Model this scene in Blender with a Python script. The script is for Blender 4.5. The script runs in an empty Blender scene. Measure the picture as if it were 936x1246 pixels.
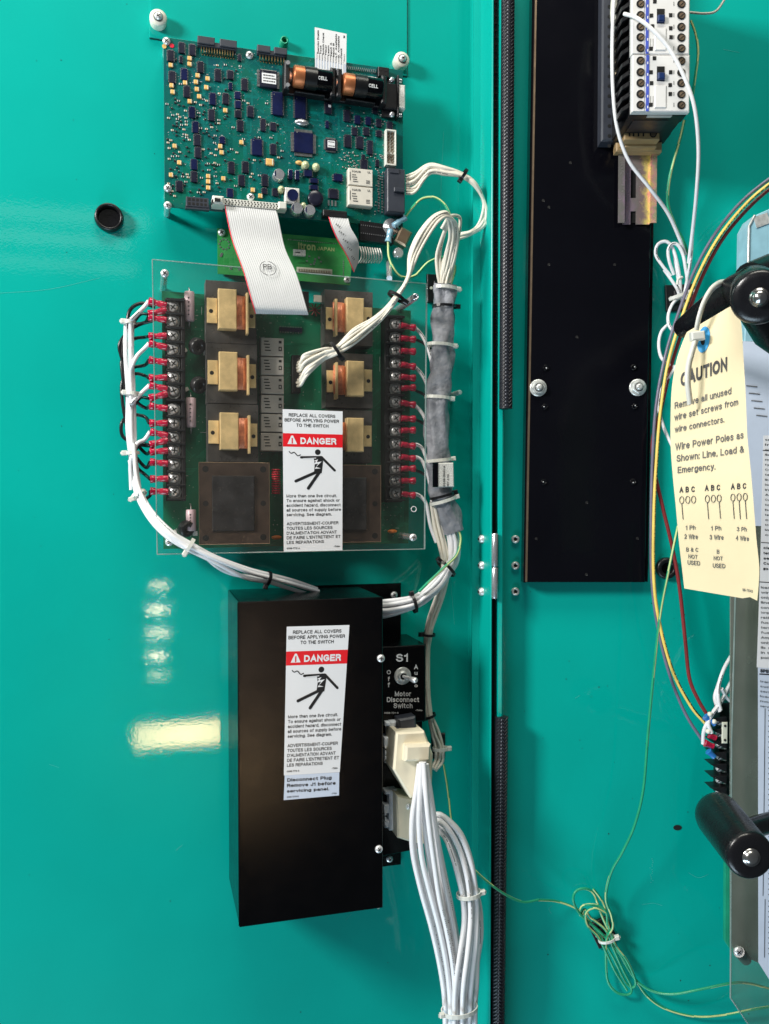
import bpy, math, random
from mathutils import Vector, Matrix
R = random.Random(7)
S = bpy.context.scene
COL = S.collection
# ------------------------------------------------------------------ camera
FPX = 1033.0; CX = 468.0; CY = 623.0
PITCH = math.radians(1.39)
cd = bpy.data.cameras.new('camera'); cam = bpy.data.objects.new('camera', cd); COL.objects.link(cam)
cd.sensor_fit = 'VERTICAL'; cd.sensor_height = 36; cd.lens = FPX/1246*36
cd.clip_start = 0.02; cd.clip_end = 50
cam.location = (0, 0, 0); cam.rotation_euler = (math.radians(90)-PITCH, 0, 0)
S.camera = cam
RC = cam.rotation_euler.to_matrix()
# ------------------------------------------------------------------ frames
class Frame:
    def __init__(s, O, U):
        s.O = Vector(O); s.U = Vector(U).normalized(); s.V = Vector((0, 0, 1)); s.W = s.U.cross(s.V)
        s.M = Matrix(((s.U.x, s.V.x, s.W.x, s.O.x), (s.U.y, s.V.y, s.W.y, s.O.y), (s.U.z, s.V.z, s.W.z, s.O.z), (0, 0, 0, 1)))
    def at(s, px, py, h=0.0):
        d = RC @ Vector(((px-CX)/FPX, -(py-CY)/FPX, -1))
        t = (h + s.O.dot(s.W))/d.dot(s.W)
        p = d*t - s.O
        return Vector((p.dot(s.U), p.dot(s.V), h))
    def rect(s, cx, cy, w, h, z=0.0):
        a = s.at(cx-w/2, cy, z); b = s.at(cx+w/2, cy, z); c = s.at(cx, cy-h/2, z); d = s.at(cx, cy+h/2, z)
        return (a.x+b.x)/2, (c.y+d.y)/2, b.x-a.x, c.y-d.y
    def px(s, n, px, py, h=0.0):          # n photo pixels as metres here
        return (s.at(px, py-n/2, h)-s.at(px, py+n/2, h)).length
YAW = math.atan(290/FPX)
UA = Vector((math.cos(YAW), math.sin(YAW), 0))
OA = Vector((104/FPX*1.05, 1.05, 0))
A = Frame(OA, UA)
B = Frame((0, 1.02, 0), (1, 0, 0))
# ------------------------------------------------------------------ light
w = bpy.data.worlds.new('World'); S.world = w; w.use_nodes = True
bg = w.node_tree.nodes['Background']; bg.inputs[0].default_value = (0.80, 0.92, 1.0, 1); bg.inputs[1].default_value = 0.07
def area(name, loc, target, sx, sy, power, col, spread=180):
    l = bpy.data.lights.new(name, 'AREA'); l.shape = 'RECTANGLE'; l.size = sx; l.size_y = sy; l.energy = power; l.color = col
    l.spread = math.radians(spread)
    o = bpy.data.objects.new(name, l); COL.objects.link(o); o.location = loc
    o.rotation_euler = (Vector(target)-Vector(loc)).to_track_quat('-Z', 'Y').to_euler()
    return o
area('key_light', (-1.55, -0.35, 0.95), (0.1, 1.0, 0.0), 0.42, 0.42, 60, (1.0, 0.98, 0.94))  # unseen key lamp at upper left, set by where the shadows fall
area('upper_light', (0.1, -0.05, 2.1), (0.15, 1.0, 0.0), 1.4, 0.7, 36, (1.0, 0.97, 0.85))
area('lower_light', (-0.6, -0.05, -2.2), (0.1, 1.0, -0.2), 1.4, 0.8, 32, (0.66, 0.86, 1.0))
def mirror_lamp(name, px, py, wpx, hpx, dist, rad, col, spread=20, h=0.0):
    # lamp whose reflection shows at that place of the door or the box front
    P = A.M @ A.at(px, py, h); d = P.normalized(); n = A.W
    r = d - 2*d.dot(n)*n
    L = P + r*dist; tot = P.length+dist
    sx = wpx/FPX*tot; sy = hpx/FPX*tot
    l = bpy.data.lights.new(name, 'AREA'); l.shape = 'RECTANGLE'; l.size = sx; l.size_y = sy
    l.energy = rad*math.pi*sx*sy*(spread/180)**1.6; l.color = col; l.spread = math.radians(spread)
    o = bpy.data.objects.new(name, l); COL.objects.link(o); o.location = L
    z = -(P-L).normalized(); x = A.U - z*A.U.dot(z); x.normalize(); y = z.cross(x)
    o.rotation_euler = Matrix((x, y, z)).transposed().to_euler()
mirror_lamp('tube_lamp', 226, 893, 112, 26, 1.3, 13, (1.0, 0.66, 0.32), 14)
for q, (x, y, a) in enumerate(((194, 713, 12), (192, 741, 16), (192, 770, 15), (191, 798, 15), (193, 822, 7))):
    mirror_lamp('spot_lamp', x, y, 17+(q % 3)*2, 4+(q % 2), 1.3, a*1.5, (1.0, 0.84, 0.60))
mirror_lamp('box_sheen_lamp', 300, 832, 14, 170, 1.2, 9.0, (1.0, .70, .48), 30, .114)  # unseen lamp added only for the warm sheen on the black box
for q, (x, y, wd, hg, a) in enumerate(((70, 262, 190, 16, 0.8), (60, 290, 170, 14, 0.9), (80, 322, 150, 12, .7))):
    mirror_lamp('streak_lamp', x, y, wd, hg, 1.5, a, (1, 1, .92), 90)  # dim lamps added for pale streaks on the door, their source unknown
S.view_settings.view_transform = 'Standard'; S.view_settings.look = 'None'
S.view_settings.exposure = 0.0; S.view_settings.gamma = 1; S.view_settings.use_curve_mapping = False
# ------------------------------------------------------------------ materials
MATS = {}
def mat(name, col, rough=0.5, metal=0.0, var=0.12, vscale=60, bump=0.0, bscale=400, coat=0.0, col2=None, rvar=0.1, trans=0.0, ior=1.5, spec=0.5, coat_rough=0.05, bdist=0.001, sss=0.0, detail=4):
    m = bpy.data.materials.new(name); m.use_nodes = True; nt = m.node_tree; n = nt.nodes; L = nt.links
    b = n['Principled BSDF']
    tc = n.new('ShaderNodeNewGeometry')
    nz = n.new('ShaderNodeTexNoise'); nz.inputs['Scale'].default_value = vscale; nz.inputs['Detail'].default_value = detail
    L.new(tc.outputs['Position'], nz.inputs['Vector'])
    rp = n.new('ShaderNodeValToRGB'); rp.color_ramp.elements[0].position = 0.3; rp.color_ramp.elements[1].position = 0.7
    c2 = col2 or tuple(min(1, c*(1+var)) for c in col); c1 = col if col2 else tuple(c*(1-var) for c in col)
    rp.color_ramp.elements[0].color = (*c1, 1); rp.color_ramp.elements[1].color = (*c2, 1)
    L.new(nz.outputs['Fac'], rp.inputs[0]); L.new(rp.outputs[0], b.inputs['Base Color'])
    b.inputs['Metallic'].default_value = metal; b.inputs['IOR'].default_value = ior
    b.inputs['Specular IOR Level'].default_value = spec
    b.inputs['Coat Weight'].default_value = coat; b.inputs['Coat Roughness'].default_value = coat_rough
    if sss: b.inputs['Subsurface Weight'].default_value = sss; b.inputs['Subsurface Scale'].default_value = 0.002
    mr = n.new('ShaderNodeMapRange'); mr.inputs['To Min'].default_value = max(0.02, rough-rvar); mr.inputs['To Max'].default_value = min(1, rough+rvar)
    nz2 = n.new('ShaderNodeTexNoise'); nz2.inputs['Scale'].default_value = vscale*2.7; nz2.inputs['Detail'].default_value = 5
    L.new(tc.outputs['Position'], nz2.inputs['Vector'])
    L.new(nz2.outputs['Fac'], mr.inputs['Value']); L.new(mr.outputs[0], b.inputs['Roughness'])
    if bump:
        nb = n.new('ShaderNodeTexNoise'); nb.inputs['Scale'].default_value = bscale; nb.inputs['Detail'].default_value = 2
        L.new(tc.outputs['Position'], nb.inputs['Vector'])
        bp = n.new('ShaderNodeBump'); bp.inputs['Strength'].default_value = bump; bp.inputs['Distance'].default_value = bdist
        L.new(nb.outputs['Fac'], bp.inputs['Height']); L.new(bp.outputs[0], b.inputs['Normal'])
        if coat: L.new(bp.outputs[0], b.inputs['Coat Normal'])
    MATS[name] = m
    return m
def clear_mat(name, tint, rough=0.03, ior=1.45, haze=0.0, hazecol=(.6, .6, .6), fac=None):
    m = bpy.data.materials.new(name); m.use_nodes = True; nt = m.node_tree; n = nt.nodes; L = nt.links
    n.remove(n['Principled BSDF']); out = n['Material Output']
    t = n.new('ShaderNodeBsdfTransparent'); t.inputs[0].default_value = (*tint, 1)
    g = n.new('ShaderNodeBsdfGlossy'); g.inputs['Roughness'].default_value = rough
    d = n.new('ShaderNodeBsdfDiffuse'); d.inputs[0].default_value = (*hazecol, 1)
    nz = n.new('ShaderNodeTexNoise'); nz.inputs['Scale'].default_value = 25; nz.inputs['Detail'].default_value = 8
    ge = n.new('ShaderNodeNewGeometry'); L.new(ge.outputs['Position'], nz.inputs['Vector'])
    ml = n.new('ShaderNodeMath'); ml.operation = 'MULTIPLY'; ml.inputs[1].default_value = haze*2; L.new(nz.outputs[0], ml.inputs[0])
    m1 = n.new('ShaderNodeMixShader'); L.new(ml.outputs[0], m1.inputs[0]); L.new(t.outputs[0], m1.inputs[1]); L.new(d.outputs[0], m1.inputs[2])
    fr = n.new('ShaderNodeFresnel')
    im = n.new('ShaderNodeMapRange'); im.inputs['To Min'].default_value = ior; im.inputs['To Max'].default_value = 1/ior; L.new(ge.outputs['Backfacing'], im.inputs['Value']); L.new(im.outputs[0], fr.inputs[0])
    m2 = n.new('ShaderNodeMixShader'); L.new(fr.outputs[0], m2.inputs[0]); L.new(m1.outputs[0], m2.inputs[1]); L.new(g.outputs[0], m2.inputs[2])
    L.new(m2.outputs[0], out.inputs[0]); MATS[name] = m
    return m
mat('teal', (0.000, 0.385, 0.325), 0.42, var=0.05, vscale=7, bump=0.034, bscale=360, coat=0.75, coat_rough=0.03, rvar=.05, spec=.08)
mat('black_paint', (0.0015, 0.0015, 0.002), 0.20, bump=0.2, bscale=2600, bdist=.0003, spec=0.25, vscale=20)
mat('gloss_black', (0.003, 0.003, 0.005), 0.16, bump=0.05, bscale=300, spec=0.25, vscale=12, rvar=.06)
mat('black_plastic', (0.010, 0.010, 0.012), 0.38, bump=0.1, bscale=900, spec=.45)
mat('handle_black', (0.008, 0.008, 0.010), 0.27, bump=0.08, bscale=500, spec=.5, vscale=40, rvar=.12)
mat('grey_plastic', (0.035, 0.04, 0.055), 0.45)
mat('chip', (0.012, 0.013, 0.028), 0.3, var=.3)
mat('chip_blue', (0.008, 0.012, 0.055), 0.22, var=.25)
mat('pin', (0.55, 0.55, 0.56), 0.3, metal=0.9)
mat('gold', (0.75, 0.55, 0.25), 0.3, metal=0.9)
mat('steel', (0.90, 0.90, 0.92), 0.26, metal=.5, var=.2, vscale=500)
mat('zinc', (0.74, 0.76, 0.74), 0.33, metal=.5, var=.25, vscale=220)
mat('bezel', (0.50, 0.49, 0.48), 0.22, metal=.95)
mat('guard_steel', (0.34, 0.38, 0.32), 0.24, col2=(0.60, 0.62, 0.55), metal=.7, vscale=9)
mat('dark_steel', (0.2, 0.2, 0.2), 0.4, metal=1.0)
mat('pcb', (0.000, 0.078, 0.100), 0.28, col2=(0.000, 0.145, 0.090), vscale=22, coat=0.3, detail=8)
mat('pcb_trace', (0.002, 0.20, 0.18), 0.3, var=.2)
mat('pcb2', (0.003, 0.120, 0.060), 0.35, col2=(0.006, 0.19, 0.095), vscale=16, detail=8)
mat('pcb2_trace', (0.01, 0.25, 0.13), 0.4, var=.2)
mat('pcb3', (0.025, 0.27, 0.06), 0.35, col2=(0.05, 0.40, 0.10), vscale=40, coat=.2)
mat('pcb3_trace', (0.07, 0.36, 0.11), 0.3, var=.2)
mat('tantalum', (0.78, 0.47, 0.15), 0.4, var=.1)
mat('cream_ink', (0.75, 0.75, 0.62), 0.5)
mat('passive', (0.74, 0.72, 0.68), 0.35, var=.3, vscale=900)
mat('passive_dark', (0.02, 0.02, 0.025), 0.35)
mat('relay', (0.70, 0.66, 0.58), 0.4, var=.05)
mat('relay_grey', (0.60, 0.57, 0.54), 0.4, var=.1)
mat('ink', (0.012, 0.012, 0.014), 0.5)
mat('ink_grey', (0.10, 0.10, 0.10), 0.6)
mat('ink_white', (0.80, 0.80, 0.80), 0.5)
mat('label_white', (0.82, 0.83, 0.86), 0.35, var=.03, vscale=15)
mat('label_blue', (0.62, 0.70, 0.84), 0.35, var=.03)
mat('label_red', (0.80, 0.012, 0.022), 0.4, var=.04)
mat('print_blue', (0.55, 0.62, 0.74), 0.4, var=.05)
mat('wire_white', (0.76, 0.72, 0.62), 0.38, var=.05, vscale=120, sss=0)
mat('wire_bright', (0.84, 0.84, 0.86), 0.34, var=.03, vscale=120)
mat('wire_black', (0.010, 0.010, 0.012), 0.3)
mat('wire_yellow', (0.84, 0.62, 0.14), 0.38)
mat('wire_purple', (0.16, 0.15, 0.22), 0.35)
mat('wire_red', (0.23, 0.028, 0.03), 0.35)
mat('wire_green', (0.01, 0.30, 0.17), 0.35)
mat('wire_green2', (0.02, 0.34, 0.17), 0.35)
mat('wire_lime', (0.60, 0.70, 0.30), 0.35)
mat('tie_white', (0.72, 0.72, 0.66), 0.32, sss=0.0, var=.06)
mat('crimp', (0.46, 0.008, 0.045), 0.18, var=.35, vscale=300, coat=.5)
mat('crimp_blue', (0.03, 0.20, 0.6), 0.25, coat=.4)
mat('crimp_pale', (0.28, 0.52, 0.66), 0.2, coat=.5, var=.25, vscale=200)
mat('teal_satin', (0.000, 0.385, 0.325), 0.42, var=0.03, vscale=3, coat=.15, coat_rough=.2, spec=.2)
mat('blue_ring', (0.01, 0.33, 0.72), 0.4)
mat('brass', (0.78, 0.58, 0.29), 0.40, metal=.05, var=.2, vscale=90, bump=.1, bscale=600)
mat('copper_coil', (0.92, 0.30, 0.16), 0.3, metal=.2, var=.3, vscale=200)
mat('copper', (0.46, 0.16, 0.065), 0.42, metal=.7, var=.15, vscale=60)
mat('laminate', (0.085, 0.082, 0.080), 0.30, metal=.25, var=.4, vscale=50)
mat('core_dark', (0.035, 0.034, 0.036), 0.25, var=.4, vscale=60)
mat('scratch', (0.10, 0.52, 0.46), 0.4)
mat('brown_plate', (0.080, 0.056, 0.044), 0.32, metal=.25, var=.35, vscale=45)
mat('resistor', (0.62, 0.46, 0.50), 0.35, var=.1)
mat('ferrite', (0.02, 0.02, 0.022), 0.3)
mat('alu', (0.75, 0.76, 0.80), 0.25, metal=.8, var=.1)
mat('led', (0.55, 0.60, 0.35), 0.15, trans=.5, coat=.5)
mat('red_part', (0.7, 0.02, 0.05), 0.3)
mat('orange', (0.85, 0.22, 0.02), 0.35)
mat('ribbon', (0.60, 0.61, 0.62), 0.42, var=.03)
mat('ribbon_line', (0.52, 0.53, 0.55), 0.5, var=.03)
mat('white_plastic', (0.74, 0.74, 0.68), 0.35, var=.05)
mat('nylon', (0.80, 0.79, 0.68), 0.3, var=.04)
mat('beige', (0.82, 0.74, 0.56), 0.38, var=.05)
mat('cool_white', (0.82, 0.87, 0.93), 0.3, var=.08, vscale=100)
mat('tan', (0.40, 0.27, 0.13), 0.4, var=.12)
mat('contactor', (0.78, 0.77, 0.76), 0.38, var=.03)
mat('blue_ink', (0.06, 0.10, 0.50), 0.4)
mat('knob_blue', (0.01, 0.03, 0.12), 0.3)
mat('hole', (0.004, 0.004, 0.004), 0.8)
mat('bronze', (0.35, 0.25, 0.17), 0.35, metal=.8)
mat('sleeve', (0.24, 0.25, 0.28), 0.58, var=.25, vscale=90, bump=.6, bscale=140, bdist=.003)
mat('rubber', (0.008, 0.008, 0.009), 0.33, bump=.1, bscale=500)
mat('seal', (0.016, 0.017, 0.023), 0.34)
mat('stitch', (0.22, 0.23, 0.27), 0.35)
mat('tag', (0.80, 0.69, 0.44), 0.62, var=.05, vscale=14, bump=.15, bscale=60, bdist=.002)
mat('light_blue', (0.30, 0.55, 0.66), 0.35)
mat('foam', (0.70, 0.58, 0.40), 0.4)
clear_mat('acrylic', (0.965, 0.955, 0.94), haze=.012, hazecol=(.5, .46, .42))
clear_mat('acrylic_smoke', (0.86, 0.89, 0.86), rough=.10, haze=.06, hazecol=(.5, .52, .5))
clear_mat('clear_edge', (0.55, 0.7, 0.68), haze=.25, hazecol=(.7, .8, .78))
clear_mat('clear_tube', (0.9, 0.9, 0.88), rough=.05, haze=.12, hazecol=(.8, .8, .7))
def smudge(name, lo, hi, sc):
    nt = MATS[name].node_tree; n = nt.nodes; L = nt.links; b = n['Principled BSDF']; g = n.new('ShaderNodeNewGeometry')
    nz = n.new('ShaderNodeTexNoise'); nz.inputs['Scale'].default_value = sc; nz.inputs['Detail'].default_value = 9; nz.inputs['Distortion'].default_value = 1.2; L.new(g.outputs['Position'], nz.inputs[0])
    mr = n.new('ShaderNodeMapRange'); mr.inputs['From Min'].default_value = .42; mr.inputs['From Max'].default_value = .75; mr.inputs['To Min'].default_value = lo; mr.inputs['To Max'].default_value = hi
    L.new(nz.outputs[0], mr.inputs['Value']); L.new(mr.outputs[0], b.inputs['Coat Roughness'])
smudge('teal', .012, .06, 9)
def rainbow():
    m = mat('rainbow_zinc', (0.5, 0.5, 0.5), 0.25, metal=.45, rvar=.1, bump=.1, bscale=500); nt = m.node_tree; n = nt.nodes; L = nt.links
    b = n['Principled BSDF']; g = n.new('ShaderNodeNewGeometry')
    sx = n.new('ShaderNodeSeparateXYZ'); L.new(g.outputs['Position'], sx.inputs[0])
    nz = n.new('ShaderNodeTexNoise'); nz.inputs['Scale'].default_value = 120; nz.inputs['Detail'].default_value = 8; L.new(g.outputs['Position'], nz.inputs[0])
    mr = n.new('ShaderNodeMapRange'); a = (B.M @ B.at(750, 230, .01)).x; e = (B.M @ B.at(798, 230, .01)).x
    mr.inputs['From Min'].default_value = a; mr.inputs['From Max'].default_value = e
    L.new(sx.outputs[0], mr.inputs['Value'])
    ad = n.new('ShaderNodeMath'); ad.operation = 'MULTIPLY_ADD'; ad.inputs[1].default_value = .5; ad.inputs[2].default_value = -.25; L.new(nz.outputs[0], ad.inputs[0])
    a2 = n.new('ShaderNodeMath'); a2.operation = 'ADD'; L.new(mr.outputs[0], a2.inputs[0]); L.new(ad.outputs[0], a2.inputs[1])
    rp = n.new('ShaderNodeValToRGB'); L.new(a2.outputs[0], rp.inputs[0]); e = rp.color_ramp.elements
    e[0].position = 0; e[0].color = (.30, .28, .26, 1); e[1].position = 1; e[1].color = (.32, .2, .28, 1)
    for p, c in ((.18, (.45, .32, .42)), (.42, (.32, .28, .26)), (.55, (.36, .26, .26)), (.68, (.95, .80, .26)), (.80, (.95, .45, .42)), (.9, (.5, .55, .3))):
        k = e.new(p); k.color = (*c, 1)
    L.new(rp.outputs[0], b.inputs['Base Color'])
rainbow()
def striped(name, ca, cb, scale, thr=.5):
    m = mat(name, ca, .4); nt = m.node_tree; n = nt.nodes; L = nt.links; b = n['Principled BSDF']
    g = n.new('ShaderNodeNewGeometry'); wv = n.new('ShaderNodeTexWave'); wv.wave_type = 'BANDS'; wv.bands_direction = 'Z'; wv.inputs['Scale'].default_value = scale
    wv.inputs['Distortion'].default_value = 1.5
    L.new(g.outputs['Position'], wv.inputs[0]); rp = n.new('ShaderNodeValToRGB'); rp.color_ramp.interpolation = 'CONSTANT'
    rp.color_ramp.elements[0].color = (*ca, 1); rp.color_ramp.elements[1].position = thr; rp.color_ramp.elements[1].color = (*cb, 1)
    L.new(wv.outputs['Fac'], rp.inputs[0]); L.new(rp.outputs[0], b.inputs['Base Color'])
striped('wire_yellow_print', (.84, .64, .16), (.30, .21, .07), 52, .86)

# ------------------------------------------------------------------ mesh builder
class MB:
    def __init__(s, frame=A): s.v = []; s.f = []; s.m = []; s.F = frame; s.sm = []
    def add(s, vs, fs, mi=0, smooth=False):
        o = len(s.v); s.v += [Vector(x) for x in vs]; s.f += [tuple(i+o for i in f) for f in fs]; s.m += [mi]*len(fs); s.sm += [smooth]*len(fs)
    def box(s, c, d, mi=0, ch=0.0, rot=0.0):
        x, y, z = d[0]/2, d[1]/2, d[2]/2; ca, sa = math.cos(rot), math.sin(rot)
        t = lambda a, b, e: (c[0]+a*ca-b*sa, c[1]+a*sa+b*ca, c[2]+e)
        if ch <= 0:
            vs = [t(i*x, j*y, k*z) for k in (-1, 1) for j in (-1, 1) for i in (-1, 1)]
            s.add(vs, [(0, 2, 3, 1), (4, 5, 7, 6), (0, 1, 5, 4), (2, 6, 7, 3), (0, 4, 6, 2), (1, 3, 7, 5)], mi)
        else:
            ch = min(ch, x*.6, y*.6, z*.9)
            q = [(-1, -1), (1, -1), (1, 1), (-1, 1)]
            vs = [t(i*x, j*y, -z) for i, j in q]+[t(i*x, j*y, z-ch) for i, j in q]+[t(i*(x-ch), j*(y-ch), z) for i, j in q]
            fs = [(3, 2, 1, 0), (8, 9, 10, 11)]
            for k in range(4):
                n = (k+1) % 4; fs += [(k, n, n+4, k+4), (k+4, n+4, n+8, k+8)]
            s.add(vs, fs, mi)
    def prism(s, pts, z0, z1, mi=0, ch=0.0, smooth=False):
        n = len(pts)
        ar = sum(pts[i][0]*pts[(i+1) % n][1]-pts[(i+1) % n][0]*pts[i][1] for i in range(n))
        if ar < 0: pts = pts[::-1]
        if z0 > z1: z0, z1 = z1, z0
        vs = [(p[0], p[1], z0) for p in pts]+[(p[0], p[1], z1-ch) for p in pts]
        if ch:
            cx = sum(p[0] for p in pts)/n; cy = sum(p[1] for p in pts)/n
            for i in range(n):
                a = Vector(pts[i-1][:2]); b = Vector(pts[i][:2]); c = Vector(pts[(i+1) % n][:2])
                d1 = (b-a).normalized(); d2 = (c-b).normalized(); nn = Vector((-(d1.y+d2.y), d1.x+d2.x))
                nn = nn.normalized() if nn.length > 1e-9 else Vector((-d1.y, d1.x))
                vs.append((b.x+nn.x*ch, b.y+nn.y*ch, z1))
        fs = [tuple(range(n-1, -1, -1))]
        for i in range(n):
            j = (i+1) % n; fs.append((i, j, j+n, i+n))
            if ch: fs.append((i+n, j+n, j+2*n, i+2*n))
        s.add(vs, fs, mi, smooth)
        o = 2*n if ch else n
        s.add(vs[o:o+n], [tuple(range(n))], mi)
    def flat(s, pts, z, mi=0):
        n = len(pts); ar = sum(pts[i][0]*pts[(i+1) % n][1]-pts[(i+1) % n][0]*pts[i][1] for i in range(n))
        if ar < 0: pts = pts[::-1]
        s.add([(p[0], p[1], z) for p in pts], [tuple(range(n))], mi)
    def lathe(s, c, prof, seg=16, axis=(0, 0, 1), mi=0, smooth=True, sx=1.0):
        ax = Vector(axis).normalized(); a = ax.orthogonal().normalized(); b = ax.cross(a)
        if abs(ax.z) > .99: a = Vector((1, 0, 0)); b = Vector((0, 1, 0))*(1 if ax.z > 0 else -1)
        c = Vector(c); vs = []; fs = []
        for r, h in prof:
            for k in range(seg):
                t = 2*math.pi*k/seg; vs.append(c+ax*h+a*(r*math.cos(t)*sx)+b*(r*math.sin(t)))
        for i in range(len(prof)-1):
            for k in range(seg):
                n = (k+1) % seg; fs.append((i*seg+k, i*seg+n, (i+1)*seg+n, (i+1)*seg+k))
        s.add(vs, fs, mi, smooth)
        l = (len(prof)-1)*seg
        if prof[-1][0] > 1e-6: s.add(vs[l:l+seg], [tuple(range(seg))], mi)
        if prof[0][0] > 1e-6: s.add(vs[:seg], [tuple(range(seg-1, -1, -1))], mi)
    def cyl(s, c, r, h, seg=14, axis=(0, 0, 1), mi=0, ch=0.0):
        if ch: s.lathe(c, [(r, 0), (r, h-ch), (r-ch, h)], seg, axis, mi)
        else: s.lathe(c, [(r, 0), (r, h)], seg, axis, mi)
    def tube(s, pts, r, seg=8, mi=0, cap=True, flat=None, rr=None, twist=0.0, stripe=None):
        pts = [Vector(p) for p in pts]; n = len(pts); vs = []; fs = []
        T = [(pts[min(i+1, n-1)]-pts[max(i-1, 0)]).normalized() for i in range(n)]
        up = Vector((0, 0, 1)); 
        if abs(T[0].dot(up)) > .9: up = Vector((1, 0, 0))
        a = (up-T[0]*up.dot(T[0])).normalized()
        for i in range(n):
            a = (a-T[i]*a.dot(T[i])).normalized(); b = T[i].cross(a)
            rad = rr[i] if rr else r
            for k in range(seg):
                t = 2*math.pi*k/seg+twist*i; 
                vs.append(pts[i]+a*(math.cos(t)*rad*(flat or 1))+b*(math.sin(t)*rad))
        for i in range(n-1):
            for k in range(seg):
                q = (k+1) % seg; fs.append((i*seg+k, i*seg+q, (i+1)*seg+q, (i+1)*seg+k))
        s.add(vs, fs, mi, True)
        if stripe:
            for i in range(n-1):
                sh = int(i*stripe[1])
                for k in range(seg):
                    if (k+sh) % seg in stripe[0]: s.m[-len(fs)+i*seg+k] = 1
        if cap: s.add(vs[:seg], [tuple(range(seg-1, -1, -1))], mi); s.add(vs[-seg:], [tuple(range(seg))], mi)
    def ring(s, c, ax, rx, ry, w, t, seg=16, up=None, mi=0):
        # strap of width w and thickness t round an oval; ax = bundle direction
        ax = Vector(ax).normalized(); c = Vector(c); b = (Vector((0, 0, 1))-ax*ax.z).normalized(); a = ax.cross(b)
        vs = []; fs = []
        for k in range(seg):
            th = 2*math.pi*k/seg; d = a*math.cos(th)*rx+b*math.sin(th)*ry; e = d.normalized()*t
            vs += [c+d-ax*w/2, c+d+e-ax*w/2, c+d+e+ax*w/2, c+d+ax*w/2]
        for k in range(seg):
            q = (k+1) % seg
            for j in range(4): fs.append((k*4+j, k*4+(j+1) % 4, q*4+(j+1) % 4, q*4+j))
        s.add(vs, fs, mi, False)
    def blob(s, c, rx, ry, rz, mi=0, seg=12, half=False):
        vs = []; fs = []; N = 6; lo = 0 if half else -N//2
        lev = list(range(0 if half else -3, 4)); 
        for i in lev:
            ph = i/3*math.pi/2
            for k in range(seg):
                t = 2*math.pi*k/seg; vs.append((c[0]+rx*math.cos(ph)*math.cos(t), c[1]+ry*math.cos(ph)*math.sin(t), c[2]+rz*math.sin(ph)))
        for i in range(len(lev)-1):
            for k in range(seg):
                q = (k+1) % seg; fs.append((i*seg+k, i*seg+q, (i+1)*seg+q, (i+1)*seg+k))
        s.add(vs, fs, mi, True)
    def mesh(s, name, mats, org=Vector((0, 0, 0))):
        me = bpy.data.meshes.new(name); me.from_pydata([tuple(v-org) for v in s.v], [], s.f)
        for m in mats: me.materials.append(MATS[m])
        me.polygons.foreach_set('material_index', s.m); me.polygons.foreach_set('use_smooth', s.sm); me.update()
        return me
ORG = {}
FRM = {}
def _tag(o, label, cat, group):
    if label: o['label'] = label
    if cat: o['category'] = cat
    if group: o['group'] = group
def thing(name, label, cat, org, frame=A, group=None):
    o = bpy.data.objects.new(name, None); COL.objects.link(o); o.empty_display_size = .01
    org = Vector(org); o.matrix_world = frame.M @ Matrix.Translation(org)
    ORG[o] = org; FRM[o] = frame; _tag(o, label, cat, group)
    return o
def part(name, mb, mats, parent, label=None, kind=None):
    if isinstance(mats, str): mats = [mats]
    me = mb.mesh(name, mats, ORG[parent]); o = bpy.data.objects.new(name, me); COL.objects.link(o); o.parent = parent
    ORG[o] = ORG[parent]; FRM[o] = FRM[parent]
    if label: o['label'] = label
    if kind: o['kind'] = kind
    return o
def inst(name, me, parent, loc, rot=0, scale=(1, 1, 1), label=None):
    o = bpy.data.objects.new(name, me); COL.objects.link(o); o.parent = parent
    o.location = Vector(loc)-ORG[parent]; o.rotation_euler = (0, 0, rot); o.scale = scale
    ORG[o] = Vector(loc); FRM[o] = FRM[parent]
    if label: o['label'] = label
    return o
def solo(name, mb, mats, label=None, cat=None, frame=None, group=None, kind=None, org=None):
    frame = frame or mb.F
    if isinstance(mats, str): mats = [mats]
    if org is None:
        org = sum(mb.v, Vector((0, 0, 0)))/len(mb.v)
    org = Vector(org)
    me = mb.mesh(name, mats, org); o = bpy.data.objects.new(name, me); COL.objects.link(o)
    o.matrix_world = frame.M @ Matrix.Translation(org); ORG[o] = org; FRM[o] = frame
    _tag(o, label, cat, group)
    if kind: o['kind'] = kind
    return o
# splines ------------------------------------------------------------
def spline(pts, sub=6):
    P = [Vector(p) for p in pts]
    if len(P) < 3: return P
    P = [P[0]*2-P[1]]+P+[P[-1]*2-P[-2]]; out = []
    for i in range(1, len(P)-2):
        p0, p1, p2, p3 = P[i-1:i+3]
        for k in range(sub):
            t = k/sub
            out.append(.5*((2*p1)+(p2-p0)*t+(2*p0-5*p1+4*p2-p3)*t*t+(3*p1-p0-3*p2+p3)*t**3))
    out.append(P[-2]); return out
def path(F, pts, h=None, sub=6):
    return spline([F.at(p[0], p[1], p[2] if len(p) > 2 else h) for p in pts], sub)
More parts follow.
